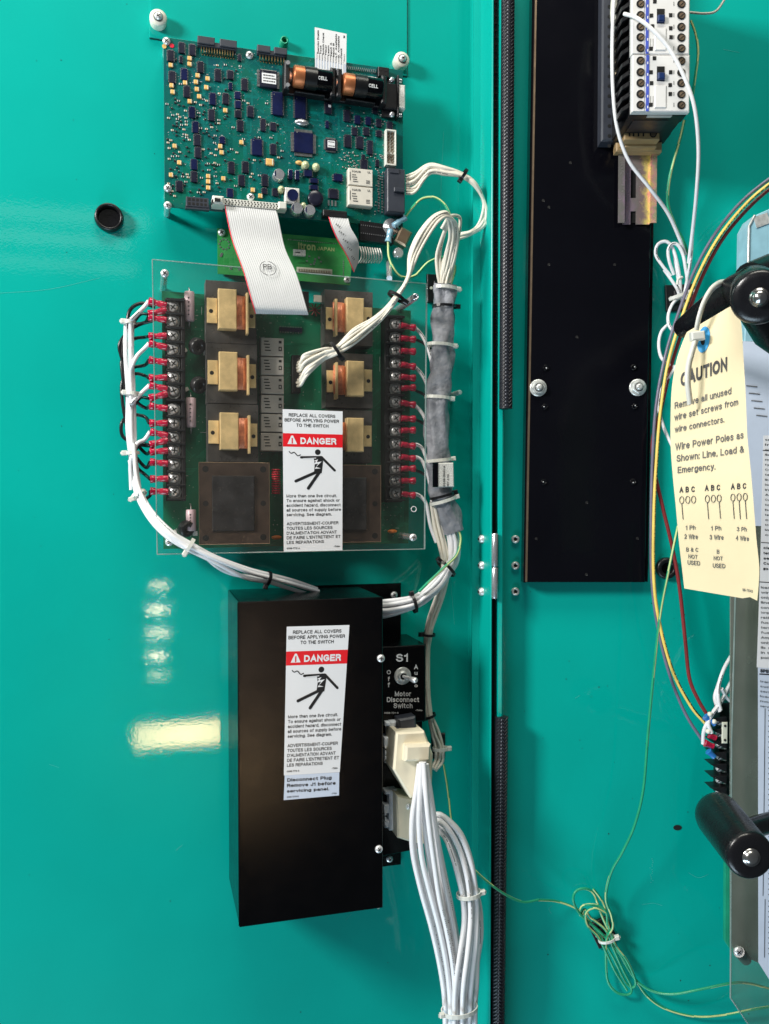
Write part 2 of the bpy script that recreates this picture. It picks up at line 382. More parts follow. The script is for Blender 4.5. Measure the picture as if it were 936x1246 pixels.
# text ---------------------------------------------------------------
TC = {}
def _arc(cx, cy, rx, ry, a0, a1, n=0):
    n = n or max(3, int(abs(a1-a0)/24)); return [(cx+rx*math.cos(math.radians(a0+(a1-a0)*k/n)), cy+ry*math.sin(math.radians(a0+(a1-a0)*k/n))) for k in range(n+1)]
X = .72          # height of the small letters
def _bowl(cx, r): return _arc(cx, X/2, r, X/2, 0, 360, 14)
G = {
 'A': (.74, [[(0, 0), (.37, 1), (.74, 0)], [(.13, .33), (.61, .33)]]),
 'B': (.64, [[(0, 0), (0, 1), (.34, 1)]+_arc(.36, .77, .24, .23, 90, -90)+[(0, .54)], [(.36, .54)]+_arc(.38, .27, .26, .27, 90, -90)+[(0, 0)]]),
 'C': (.74, [_arc(.38, .5, .38, .5, 42, 318, 14)]),
 'D': (.70, [[(0, 0), (0, 1), (.28, 1)]+_arc(.30, .5, .40, .5, 90, -90, 10)+[(0, 0)]]),
 'E': (.58, [[(.58, 0), (0, 0), (0, 1), (.57, 1)], [(0, .52), (.52, .52)]]),
 'F': (.54, [[(0, 0), (0, 1), (.54, 1)], [(0, .5), (.48, .5)]]),
 'G': (.76, [_arc(.38, .5, .38, .5, 45, 322, 14)+[(.74, .18), (.74, .46), (.42, .46)]]),
 'H': (.66, [[(0, 0), (0, 1)], [(.66, 0), (.66, 1)], [(0, .52), (.66, .52)]]),
 'I': (.0, [[(0, 0), (0, 1)]]),
 'J': (.46, [[(.46, 1), (.46, .26)]+_arc(.23, .26, .23, .26, 0, -180)+[(0, .32)]]),
 'K': (.66, [[(0, 0), (0, 1)], [(.62, 1), (.0, .36)], [(.22, .58), (.66, 0)]]),
 'L': (.52, [[(0, 1), (0, 0), (.52, 0)]]),
 'M': (.80, [[(0, 0), (0, 1), (.40, .06), (.80, 1), (.80, 0)]]),
 'N': (.66, [[(0, 0), (0, 1), (.66, 0), (.66, 1)]]),
 'O': (.80, [_arc(.40, .5, .40, .5, 90, 450, 18)]),
 'P': (.60, [[(0, 0), (0, 1), (.34, 1)]+_arc(.36, .73, .24, .27, 90, -90)+[(0, .46)]]),
 'Q': (.80, [_arc(.40, .5, .40, .5, 90, 450, 18), [(.48, .26), (.76, -.04)]]),
 'R': (.64, [[(0, 0), (0, 1), (.36, 1)]+_arc(.38, .75, .24, .25, 90, -90)+[(0, .50)], [(.36, .50), (.55, .40), (.60, .1), (.64, 0)]]),
 'S': (.62, [_arc(.31, .75, .28, .25, 25, 180, 7)+_arc(.31, .75, .28, .22, 180, 262, 4)+_arc(.32, .27, .30, .27, 82, -90, 8)+_arc(.31, .29, .31, .29, 262, 192, 4)]),
 'T': (.62, [[(0, 1), (.62, 1)], [(.31, 1), (.31, 0)]]),
 'U': (.64, [[(0, 1), (0, .32)]+_arc(.32, .32, .32, .32, 180, 360, 9)+[(.64, 1)]]),
 'V': (.70, [[(0, 1), (.35, 0), (.70, 1)]]),
 'W': (1.0, [[(0, 1), (.25, 0), (.5, 1), (.75, 0), (1.0, 1)]]),
 'X': (.66, [[(0, 0), (.66, 1)], [(0, 1), (.66, 0)]]),
 'Y': (.66, [[(0, 1), (.33, .44), (.66, 1)], [(.33, .44), (.33, 0)]]),
 'Z': (.60, [[(0, 1), (.58, 1), (0, 0), (.60, 0)]]),
 'a': (.50, [[(.03, .53)]+_arc(.25, .53, .21, .19, 160, 0, 7)+[(.47, .08), (.51, 0)], [(.46, .42), (.20, .38)]+_arc(.20, .19, .20, .19, 90, 270, 6)+[(.34, .04), (.46, .16)]]),
 'b': (.54, [[(0, 0), (0, 1)], _bowl(.27, .27)]), 'c': (.50, [_arc(.27, X/2, .27, X/2, 45, 315, 10)]),
 'd': (.54, [[(.54, 0), (.54, 1)], _bowl(.27, .27)]), 'e': (.54, [[(.0, .38), (.53, .38)]+_arc(.27, X/2, .27, X/2, 5, 318, 12)]),
 'f': (.30, [[(.12, 0), (.12, .80)]+_arc(.28, .82, .16, .17, 180, 85, 4), [(0, X), (.29, X)]]),
 'g': (.54, [[(.54, X), (.54, 0)]+_arc(.27, -.02, .27, .24, 0, -165, 7), _bowl(.27, .27)]),
 'h': (.48, [[(0, 0), (0, 1)], [(0, .44)]+_arc(.24, .46, .24, .26, 170, 0, 6)+[(.48, 0)]]),
 'i': (.0, [[(0, 0), (0, X)], [(0, .93), (0, 1.0)]]), 'j': (.10, [[(.10, X), (.10, -.12), (0, -.24)], [(.10, .93), (.10, 1.0)]]),
 'k': (.46, [[(0, 0), (0, 1)], [(.44, X), (0, .28)], [(.16, .42), (.47, 0)]]), 'l': (.0, [[(0, 0), (0, 1)]]),
 'm': (.78, [[(0, 0), (0, X)], [(0, .5)]+_arc(.195, .5, .195, .22, 165, 0, 5)+[(.39, 0)], [(.39, .5)]+_arc(.585, .5, .195, .22, 165, 0, 5)+[(.78, 0)]]),
 'n': (.48, [[(0, 0), (0, X)], [(0, .44)]+_arc(.24, .46, .24, .26, 170, 0, 6)+[(.48, 0)]]),
 'o': (.56, [_bowl(.28, .28)]), 'p': (.54, [[(0, -.26), (0, X)], _bowl(.27, .27)]), 'q': (.54, [[(.54, -.26), (.54, X)], _bowl(.27, .27)]),
 'r': (.28, [[(0, 0), (0, X)], [(0, .44)]+_arc(.24, .46, .24, .26, 170, 85, 4)]),
 's': (.46, [_arc(.23, .53, .20, .19, 25, 180, 5)+_arc(.23, .53, .20, .15, 180, 262, 3)+_arc(.23, .19, .22, .19, 82, -90, 6)+_arc(.23, .19, .23, .19, 262, 200, 3)]),
 't': (.28, [[(.11, .92), (.11, .14)]+_arc(.25, .14, .14, .14, 180, 280, 4), [(0, X), (.27, X)]]),
 'u': (.48, [[(0, X), (0, .24)]+_arc(.24, .26, .24, .26, 180, 350, 6), [(.48, 0), (.48, X)]]),
 'v': (.48, [[(0, X), (.24, 0), (.48, X)]]), 'w': (.74, [[(0, X), (.185, 0), (.37, X), (.555, 0), (.74, X)]]), 'x': (.46, [[(0, 0), (.46, X)], [(0, X), (.46, 0)]]),
 'y': (.48, [[(0, X), (.25, .02)], [(.48, X), (.20, -.18), (.04, -.25)]]), 'z': (.44, [[(0, X), (.43, X), (0, 0), (.44, 0)]]),
 '0': (.54, [_arc(.27, .5, .27, .5, 90, 450, 14)]), '1': (.26, [[(0, .80), (.14, .84), (.24, 1), (.24, 0)]]),
 '2': (.54, [_arc(.27, .73, .26, .27, 170, -30, 8)+[(0, .0), (.54, 0)]]), '3': (.54, [_arc(.26, .77, .22, .23, 165, -80, 8), _arc(.26, .27, .27, .27, 85, -165, 9)]),
 '4': (.56, [[(.42, 0), (.42, 1), (0, .30), (.56, .30)]]), '5': (.54, [[(.50, 1), (.10, 1), (.04, .50)]+_arc(.26, .33, .27, .33, 140, -160, 10)]),
 '6': (.54, [_arc(.27, .32, .27, .32, 90, 450, 12), [(0, .34)]+_arc(.30, .5, .30, .5, 170, 55, 6)]), '7': (.52, [[(0, 1), (.52, 1), (.18, 0)]]),
 '8': (.54, [_arc(.27, .77, .22, .23, 90, 450, 12), _arc(.27, .27, .27, .27, 90, 450, 12)]), '9': (.54, [_arc(.27, .68, .27, .32, 90, 450, 12), [(.54, .66)]+_arc(.24, .5, .30, .5, -10, -125, 6)]),
 '.': (.0, [[(0, 0), (0, .05)]]), ',': (.04, [[(.04, .05), (.04, 0), (0, -.14)]]), ':': (.0, [[(0, 0), (0, .05)], [(0, .62), (0, .67)]]), "'": (.0, [[(0, 1), (0, .74)]]),
 '!': (.0, [[(0, 1), (0, .30)], [(0, .0), (0, .06)]]), '-': (.26, [[(0, .38), (.26, .38)]]),
 '&': (.68, [[(.68, 0), (.16, .68)]+_arc(.30, .80, .17, .20, 190, -20, 6)+[(.12, .42)]+_arc(.26, .24, .26, .24, 150, 300, 6)+[(.62, .46)]]),
}
def stroke(P, w):
    """flat ribbon of width w along P, mitred"""
    closed = (Vector(P[0])-Vector(P[-1])).length < 1e-6
    Q = [Vector(p) for p in P]; q = [Q[0]]
    for p in Q[1:]:
        if (p-q[-1]).length > .012: q.append(p)
    if closed: q[-1] = q[0].copy()
    elif len(q) > 1: e0 = (q[0]-q[1]).normalized()*w/2; e1 = (q[-1]-q[-2]).normalized()*w/2; q[0] = q[0]+e0; q[-1] = q[-1]+e1
    n = len(q); L = []; Rr = []
    for i in range(n):
        a = q[i-1] if i > 0 else (q[-2] if closed else None); c = q[i+1] if i < n-1 else (q[1] if closed else None); b = q[i]
        d1 = (b-a).normalized() if a is not None else (c-b).normalized(); d2 = (c-b).normalized() if c is not None else d1
        t = d1+d2; t = t.normalized() if t.length > .05 else d1; nn = Vector((-t.y, t.x)); co = max(.42, abs(nn.dot(Vector((-d1.y, d1.x)))))
        L.append(b+nn*(w/2/co)); Rr.append(b-nn*(w/2/co))
    return L, Rr
def glyph(ch, w):
    k = (ch, w)
    if k in TC: return TC[k]
    adv, st = G.get(ch, G['-']); vs = []; fs = []; h = w/2
    for z, P in enumerate(st):
        P = [(x+h, min(max(y, -.3), 1.0)*(1-w)+h) for x, y in P]; L, Rr = stroke(P, w); o = len(vs); n = len(L)
        vs += [(p.x, p.y, z) for p in L]+[(p.x, p.y, z) for p in Rr]; fs += [(o+i, o+i+1, o+n+i+1, o+n+i) for i in range(n-1)]
    TC[k] = (vs, fs, adv+w)
    return TC[k]
def glyphs(txt, bold=0.0):
    w = .140+bold*2.8; x = 0; V = []; Fc = []
    for ch in txt:
        if ch == ' ': x += .30+w; continue
        vs, fs, adv = glyph(ch, w); o = len(V); V += [(a+x, b, z) for a, b, z in vs]; Fc += [tuple(i+o for i in f) for f in fs]; x += adv+.13-bold*.8
    return V, Fc
def text(mb, txt, place, bold=0.0, mi=0, cap=1.0):
    """place(s,t): s 0..1 along the width of the line, t 0..1 baseline to cap height -> Vector"""
    vs, fs = glyphs(txt, bold)
    if not vs: return
    x0 = min(v[0] for v in vs); x1 = max(v[0] for v in vs)
    out = [place((v[0]-x0)/max(.05, x1-x0), v[1]/cap)+Vector((0, 0, v[2]*.00002)) for v in vs]
    # orient
    fs = [f if (out[f[1]]-out[f[0]]).cross(out[f[2]]-out[f[0]]).z >= 0 else f[::-1] for f in fs]
    mb.add(out, fs, mi)
def tline(mb, F, txt, x0, y0, x1, y1, cap, h, bold=0.0, mi=0):
    a = F.at(x0, y0, h); b = F.at(x1, y1, h); u = F.at(x0, y0-cap, h)-a; u2 = F.at(x1, y1-cap, h)-b
    text(mb, txt, lambda s, t: a.lerp(b, s)+(u.lerp(u2, s))*t, bold, mi)
# shared small meshes --------------------------------------------------
def screw_mb(r, h, F=A, slot=True, seg=16):
    m = MB(F); m.lathe((0, 0, 0), [(r, 0), (r, h*.35), (r*.86, h*.75), (r*.5, h), (0.0001, h*1.03)], seg, mi=0)
    if slot:
        m.box((0, 0, h*1.0), (r*1.1, r*.22, h*.14), mi=1, rot=.5); m.box((0, 0, h*1.0), (r*.22, r*1.1, h*.14), mi=1, rot=.5)
    return m
SCREW = screw_mb(.0042, .0028).mesh('screw', ['steel', 'hole'])
SCREW_S = screw_mb(.0030, .0022).mesh('screw', ['zinc', 'hole'])
def nut_mb(r, h):
    m = MB(); m.lathe((0, 0, 0), [(r*1.55, 0), (r*1.55, h*.18), (r*1.4, h*.25)], 20)
    pts = [(r*1.2*math.cos(k*math.pi/3+.3), r*1.2*math.sin(k*math.pi/3+.3)) for k in range(6)]
    m.prism(pts, h*.25, h, 0, ch=r*.12)
    m.lathe((0, 0, h), [(r*.62, 0), (r*.6, h*.5), (r*.3, h*.6)], 12, mi=0)
    m.lathe((0, 0, h*.98), [(r*.8, 0), (r*.8, h*.05)], 12, mi=1)
    return m
NUT = nut_mb(.0065, .006).mesh('hex_nut', ['zinc', 'dark_steel'])
# ================================================================== SETTING
def crop(ox, oy, s): return lambda x, y: (ox+x/s, oy+y/s)
# door: flat sheet with a deep return flange at its hinge side
HF = 0.066
a0 = A.at(-140, -120, 0); a1 = A.at(572, 1380, 0); uR = A.at(572, 600, 0).x
m = MB(A); m.box(((a0.x-.1+uR)/2, 0, -.001), (uR-a0.x+.1, 1.9, .002)); solo('door_panel', m, 'teal', kind='structure')
m = MB(A); m.box((uR+.0004, 0, HF/2), (.0010, 1.9, HF)); m.box((uR+.0002, 0, HF+.0008), (.0020, 1.9, .0022), ch=.0008)
m.box((uR-.0006, 0, .0006), (.0014, 1.9, .0014))
solo('door_flange', m, 'teal_satin', kind='structure')
# cabinet inner wall with its raised lip
wl = B.at(575, 600, 0).x
m = MB(B); m.box(((wl+.75)/2, 0, -.0015), (.75-wl, 2.0, .003)); solo('cabinet_wall', m, 'teal', kind='structure')
HL = 0.030
xl0 = B.at(605.5, 600, HL).x; xl1 = B.at(613, 600, HL).x
m = MB(B); m.box(((xl0+xl1)/2, 0, HL/2), (xl1-xl0, 1.98, HL), ch=.0016); solo('cabinet_lip', m, 'teal', kind='structure')
m = MB(B); m.box((B.at(596, 600, -.0).x, 0, -.004), (.04, 2.0, .002)); m.box((B.at(600, 600, .004).x-.004, 0, .004), (.014, 1.96, .006)); solo('hinge_gap_shade', m, 'rubber', kind='structure')  # dark strips added to stand in for the shade inside the gap
# braided rubber edge seals: one above the hinge, one below
def seal(y0, y1, x0, x1, lab):
    a = B.at(x0, y0, HL+.004); b = B.at(x1, y1, HL+.004)
    t = thing('edge_seal', lab, 'door seal', (a.x, (a.y+b.y)/2, HL), B, 'rubber seals on the cabinet edge')
    m = MB(B); n = 70; pts = [a.lerp(b, k/n) for k in range(n+1)]
    m.tube([Vector((p.x, p.y, HL+.0005)) for p in pts], .0078, 12); part('seal_body', m, 'seal', t)
    m = MB(B)                             # braid: short slanted cords laid in three rows
    L = a.y-b.y; st = .0042; k = 0; y = a.y-.002
    while y > b.y+.003:
        f = (a.y-y)/L; x = a.x+(b.x-a.x)*f
        for j, (dx, dz, sg) in enumerate(((-.0044, .0062, 1), (0.0, .0078, -1), (.0044, .0062, 1))):
            c = Vector((x+dx, y+(.002 if j == 1 else 0), HL+dz)); d = Vector((.0022, .0020*sg, 0))
            if j != 1: d = Vector((.0018, .002*sg, -.0012*(1 if dx > 0 else -1)))
            m.tube([c-d, c+Vector((0, 0, .0006)), c+d], .0011, 4, cap=False)
        y -= st
    part('braid', m, 'seal', t, kind='stuff')
    m = MB(B)                             # light stitch bumps along the middle
    y = a.y-.002
    while y > b.y+.003:
        f = (a.y-y)/L; x = a.x+(b.x-a.x)*f
        m.blob((x-.0012, y, HL+.0085), .0008, .0011, .0006, seg=5, half=True); y -= .0042
    part('stitch', m, 'stitch', t, kind='stuff')
seal(-60, 497, 619, 616, 'black braided rubber seal on the lip running from the top edge down to the hinge')
seal(873, 1330, 611, 606, 'black braided rubber seal on the lip below the hinge, down to the bottom edge')
m = MB(B); 
for k in range(60):
    p = B.at(606.5, -10+k*8.5, .012); m.blob((p.x-.0035, p.y, .018), .0016, .0016, .0008, seg=6, half=True)
solo('perforated_strip', m, 'hole', 'black dotted strip in the gap left of the upper seal', 'strip', B, kind='stuff')
# hinge
t = thing('hinge', 'bright steel butt hinge in the gap between door and cabinet', 'hinge', B.at(602, 690, .03), B)
for (y0, y1) in ((649, 689), (690.5, 728)):
    a = B.at(602, y0, .035); b = B.at(602, y1, .035); m = MB(B); m.lathe(b, [(.0034, 0), (.0038, .0005), (.0038, (a-b).length-.0005), (.0034, (a-b).length)], 14, axis=(0, 1, 0)); part('knuckle', m, 'alu', t)
m = MB(B); a = B.at(598.5, 690, .03); b = B.at(598.5, 728, .03); m.box(((a.x), (a.y+b.y)/2, .028), (.0016, a.y-b.y, .012)); part('leaf', m, 'zinc', t)
for i, y in enumerate((656, 688, 719.5)):
    c = B.at(627, y, 0.0); t = thing('hinge_bolt', 'socket head bolt on the right of the hinge, %s of three' % ('topmost', 'middle', 'lowest')[i], 'bolt', c, B, 'hinge bolts on the cabinet wall')
    m = MB(B); m.lathe(c, [(.0048, 0), (.0048, .0035), (.004, .0044), (.0024, .0044), (.0022, .002)], 16); part('head', m, 'zinc', t)
    m = MB(B); m.cyl((c.x, c.y, .0005), .0021, .0026, 6); part('socket', m, 'hole', t)
for i, y in enumerate((656, 688, 720)):
    c = A.at(587, y, .042); c.x = uR; t = thing('flange_bolt', 'round head bolt on the door flange, %s of three left of the hinge' % ('topmost', 'middle', 'lowest')[i], 'bolt', c, A, 'hinge bolts on the door flange')
    m = MB(A); m.lathe((uR+.0004, c.y, .042), [(.0050, 0), (.0046, .0035), (.003, .0052), (.0001, .0056)], 14, axis=(-1, 0, 0)); part('head', m, 'steel', t)
    m = MB(A); m.cyl((uR-.0052, c.y, .042), .0016, .0008, 6, axis=(-1, 0, 0)); part('socket', m, 'hole', t)
# raised plate behind the circuit board
m = MB(A); q = [A.at(x, y, .0) for x, y in ((183, -60), (495, -60), (495, 93.5), (182, 46.5))]
m.prism([(p.x, p.y) for p in q], .0002, .0022, ch=.0006)
solo('keypad_plate', m, 'teal', 'thin teal plate on the door above the circuit board, held by two white spacers', 'plate')
m = MB(A)
for (p, r) in ((q[1], q[2]), (q[2], A.at(484, 92, 0)), (A.at(205, 50, 0), q[3])):
    p = Vector((p.x, p.y, .0004)); r = Vector((r.x, r.y, .0004)); d = (r-p).normalized(); nn = Vector((d.y, -d.x, 0))*.0010
    if p.x == q[1].x: nn = Vector((abs(nn.x), 0, 0))
    else: nn = Vector((0, -abs(nn.y), 0))
    m.flat([p, r, r+nn, p+nn], .0006)
solo('plate_seam_shade', m, 'rubber', 'thin black gasket line along the edge of the teal plate on the door', 'seam')  # dark line painted for the shaded gap along the plate edge
for i, (x, y) in enumerate(((192.5, 29), (485.5, 79))):
    c = A.at(x, y, 0.0); t = thing('spacer', ('cream nylon spacer with a steel screw above the top left corner of the circuit board', 'cream nylon spacer with a steel screw at the top right of the circuit board')[i], 'spacer', c, A, 'nylon spacers on the door')
    m = MB(A); m.lathe(c, [(.0088, .0022), (.0092, .006), (.0092, .013), (.0084, .0145), (.004, .0148)], 24); part('sleeve', m, 'nylon', t)
    m = MB(A); m.cyl((c.x, c.y, .0146), .0052, .001, 18); part('washer', m, 'dark_steel', t); inst('screw', SCREW, t, (c.x, c.y, .0155))
c = A.at(344.5, 55, 0); m = MB(A); m.lathe(c, [(.005, .002), (.0046, .012), (.003, .012), (.003, .005)], 16); solo('standoff', m, 'wire_green', 'small green painted threaded standoff above the top edge of the circuit board', 'standoff')
def grommet(F, x, y, r, lab, ir=.66, hh=.008):
    c = F.at(x, y, 0); t = thing('grommet', lab, 'grommet', c, F, 'rubber grommets')
    m = MB(F); m.lathe(c, [(r*1.02, 0), (r*1.05, hh*.3), (r, hh*.8), (r*.93, hh), (r*ir*1.08, hh*1.0), (r*ir, hh*.85), (r*ir*.96, .001)], 32); part('ring', m, 'rubber', t)
    m = MB(F); m.cyl((c.x, c.y, 0.0003), r*ir*1.02, .0012, 24); part('membrane', m, 'gloss_black', t)
grommet(A, 133, 266, .0148, 'round black rubber grommet on the open door left of the boards', .78, .009)
grommet(B, 810, 691, .0125, 'small black rubber grommet behind the red and yellow wires beside the tag', .55)
m = MB(B); c = B.at(824.5, 1007, 0); m.cyl((c.x, c.y, .0001), .0052, .0004, 20); m.v = [Vector((v.x, c.y+(v.y-c.y)*.62, v.z)) for v in m.v]
solo('wall_hole', m, 'hole', 'small oval black hole in the teal cabinet wall above the lower handle', 'hole', B)
m = MB(A); m2 = MB(B)
for i in range(70):
    if i < 36: c = A.at(R.uniform(10, 560), R.uniform(0, 1240), .0001); m.cyl(c, R.uniform(.0003, .0006), .0002, 6)
    else: c = B.at(R.uniform(630, 930), R.uniform(720, 1240), .0001); m2.cyl(c, R.uniform(.0003, .0008), .0002, 6)
solo('paint_specks', m, 'hole', kind='stuff', cat='specks', label='tiny dark specks of dirt on the teal door'); solo('paint_specks', m2, 'hole', frame=B, kind='stuff', cat='specks', label='tiny dark specks on the teal cabinet wall')
# ================================================================== UPPER CIRCUIT BOARD
H1 = .030; T = H1+.0016
c1 = crop(180, 20, 5.19); c2 = crop(330, 20, 5.19)
org = A.at(345, 160, 0)
pcb = thing('control_board', 'large blue green circuit board full of chips at the top of the open door', 'circuit board', org)
q = [A.at(x, y, T) for x, y in ((199, 46), (487, 84), (494, 272), (200.5, 257))]
x0 = (q[0].x+q[3].x)/2; x1 = (q[1].x+q[2].x)/2; yt = (q[0].y+q[1].y)/2; yb = (q[2].y+q[3].y)/2
m = MB(); m.box(((x0+x1)/2, (yt+yb)/2, H1+.0008), (x1-x0, yt-yb, .0016), ch=.0003); part('board', m, 'pcb', pcb)
def traces(x0, x1, y0, y1, z, n, par, mt, seed, wd=.00035):
    r = random.Random(seed); m = MB()
    for i in range(n):
        k = r.choice((1, 2, 3, 4, 5)); x = r.uniform(x0, x1); y = r.uniform(y0, y1); d = r.choice((0, 1)); segs = []
        dirs = [(1, 0), (0, 1), (-1, 0), (0, -1), (.7, .7), (.7, -.7)]
        for s_ in range(r.randint(2, 4)):
            dd = r.choice(dirs); L = r.uniform(.003, .025); nx, ny = x+dd[0]*L, y+dd[1]*L
            if not (x0 < nx < x1 and y0 < ny < y1): continue
            segs.append((x, y, nx, ny)); x, y = nx, ny
        for j in range(k):
            o = j*wd*2.2
            for (ax, ay, bx, by) in segs:
                dx, dy = bx-ax, by-ay; l = math.hypot(dx, dy); nx, ny = -dy/l*wd/2, dx/l*wd/2
                m.flat([(ax+nx+o, ay+ny+o), (bx+nx+o, by+ny+o), (bx-nx+o, by-ny+o), (ax-nx+o, ay-ny+o)], z+.00005+.000004*((i*7+j) % 23))
        m.cyl((x, y, z), .0005, .00012, 6)
    part('copper_trace', m, mt, par, kind='stuff')
traces(x0+.003, x1-.006, yb+.003, yt-.003, T, 330, pcb, 'pcb_trace', 5)
# chips: one unit mesh stretched to size
def unit_chip(np_, quad=False):
    m = MB(); m.box((0, 0, .5), (.76, .98 if not quad else .76, 1.0), 0, ch=.04)
    for k in range(np_):
        y = (-.5+(k+.5)/np_)*(.94 if not quad else .72)
        for s_ in (-1, 1):
            m.box((s_*.44, y, .3), (.12, .5/np_, .5), 1)
            if quad: m.box((y, s_*.44, .3), (.5/np_, .12, .5), 1)
    m.cyl((-.26, .36, .98), .035, .04, 6, mi=1)
    return m
CH = {(b, q): unit_chip(q if q < 50 else 14, q > 50).mesh('chip', [b, 'pin']) for b in ('chip', 'chip_blue') for q in (3, 7, 12, 99)}
used = []
def place(F, cf, x, y, w, h, z, me, par, name='chip', tall=.0024, rot=0, label=None):
    px, py = cf(x, y); s = 1/(cf(1, 0)[0]-cf(0, 0)[0]); w /= s; h /= s
    u, v, su, sv = F.rect(px, py, w, h, z+tall)
    used.append((u, v, su, sv))
    if rot: return inst(name, me, par, (u, v, z), math.pi/2, (sv, su, tall), label)
    return inst(name, me, par, (u, v, z), 0, (su, sv, tall), label)
L1 = """214,195,46,70 281,208,48,72 144,245,50,72 332,317,46,72 230,362,50,76 154,381,50,76 443,368,46,80 521,366,46,56 246,472,46,74 410,518,48,76 492,517,46,70 611,428,46,78 568,496,46,48 570,554,46,50 570,613,46,50 648,598,46,72 583,688,46,72 279,603,48,72 402,620,46,74 301,697,48,74 312,778,50,74 316,857,46,70 292,932,48,68 292,1010,46,70 199,1070,50,70 527,953,46,78 616,950,46,74 592,1034,46,72 740,1033,46,78 737,1100,40,38 520,1112,46,56 792,837,44,70 792,694,44,54 728,683,38,80 805,1108,42,50 209,270,26,46 579,258,26,44 522,438,28,46"""
for s_ in L1.split():
    x, y, w_, h_ = map(float, s_.split(',')); place(A, c1, x, y, w_, h_, T, CH[('chip_blue' if (int(x*3+y) % 4 == 0) else 'chip', 3 if h_ < 50 else 7)], pcb)
place(A, c1, 470, 778, 42, 46, T, CH[('chip_blue', 3)], pcb)
for x, y, w_, h_, q_ in ((820, 548, 84, 148, 12), (690, 823, 82, 104, 12)): place(A, c1, x, y, w_, h_, T, CH[('chip_blue', q_)], pcb, tall=.003)
o = place(A, c1, 762, 392, 142, 112, T, CH[('chip', 12)], pcb, tall=.0042, label='dark chip with a white sticker on it')
L2 = """361,576,50,76 480,625,46,76 547,650,46,54 614,658,42,52 681,670,40,52 528,724,42,52 602,725,44,52 683,738,42,42 750,685,42,46 658,592,40,40 485,785,52,80 560,795,54,80 625,826,42,90 588,935,50,70 355,680,26,46 395,1118,70,62 583,888,24,36 672,925,26,46"""
for s_ in L2.split():
    x, y, w_, h_ = map(float, s_.split(',')); place(A, c2, x, y, w_, h_, T, CH[('chip_blue' if int(x+y) % 3 == 0 else 'chip', 3 if h_ < 56 else 7)], pcb)
place(A, c2, 185, 573, 88, 144, T, CH[('chip_blue', 12)], pcb, tall=.003, label='long dark blue memory chip')
place(A, c2, 205, 795, 158, 168, T, CH[('chip_blue', 99)], pcb, tall=.003, label='big square dark blue processor chip')
place(A, c2, 378, 808, 86, 90, T, CH[('chip', 99)], pcb, tall=.003, label='square chip with a white dot sticker')
def sticker(cf, x, y, w_, h_, z, par, lines=3, mt='label_white', txt=None):
    px, py = cf(x, y); s = 1/(cf(1, 0)[0]-cf(0, 0)[0]); u, v, su, sv = A.rect(px, py, w_/s, h_/s, z); m = MB(); m.box((u, v, z+.0001), (su, sv, .0002))
    for k in range(lines):
        m2y = v+sv*(.28-.56*k/max(1, lines-1)) if lines > 1 else v
        xx = u-su*.4
        while xx < u+su*.38:
            l = R.uniform(.05, .14)*su; m.box((min(xx+l/2, u+su*.4), m2y, z+.00025), (l, sv*.12, .0001), 1); xx += l+.03*su
    part('sticker', m, [mt, 'ink'], par)
sticker(c1, 765, 392, 90, 64, T+.0043, pcb); sticker(c2, 380, 806, 46, 44, T+.0031, pcb, 2); sticker(c2, 370, 566, 16, 16, T+.0026, pcb, 0)
m = MB(); m.box((0, 0, .5), (.8, 1, 1), 0, ch=.12); m.box((-.43, 0, .35), (.14, .8, .6), 1); m.box((.43, 0, .35), (.14, .8, .6), 1); m.box((.28, 0, 1.0), (.1, .9, .04), 2)
TANT = m.mesh('tantalum_capacitor', ['tantalum', 'pin', 'cream_ink'])
for s_ in "264,262 264,298 145,305 315,370 378,390 304,411 236,417 370,446 150,433 157,474 310,457 325,503 265,534 490,591 592,793 458,818 467,857 170,816 199,921 147,999 382,1007 382,1041 382,1080 478,1022 664,1094 711,1131".split():
    x, y = map(float, s_.split(',')); place(A, c1, x, y, 32, 25, T, TANT, pcb, 'tantalum_capacitor', .0022)
place(A, c1, 771, 917, 60, 40, T, TANT, pcb, 'tantalum_capacitor', .003)
m = MB()
for x, y, mi in ((152, 186, 0), (104, 190, 1)):
    c = A.at(*c1(x, y), T); m.cyl((c.x, c.y, T), .0023, .0006, 14, mi=mi)
part('inspection_dot', m, ['red_part', 'tantalum'], pcb)
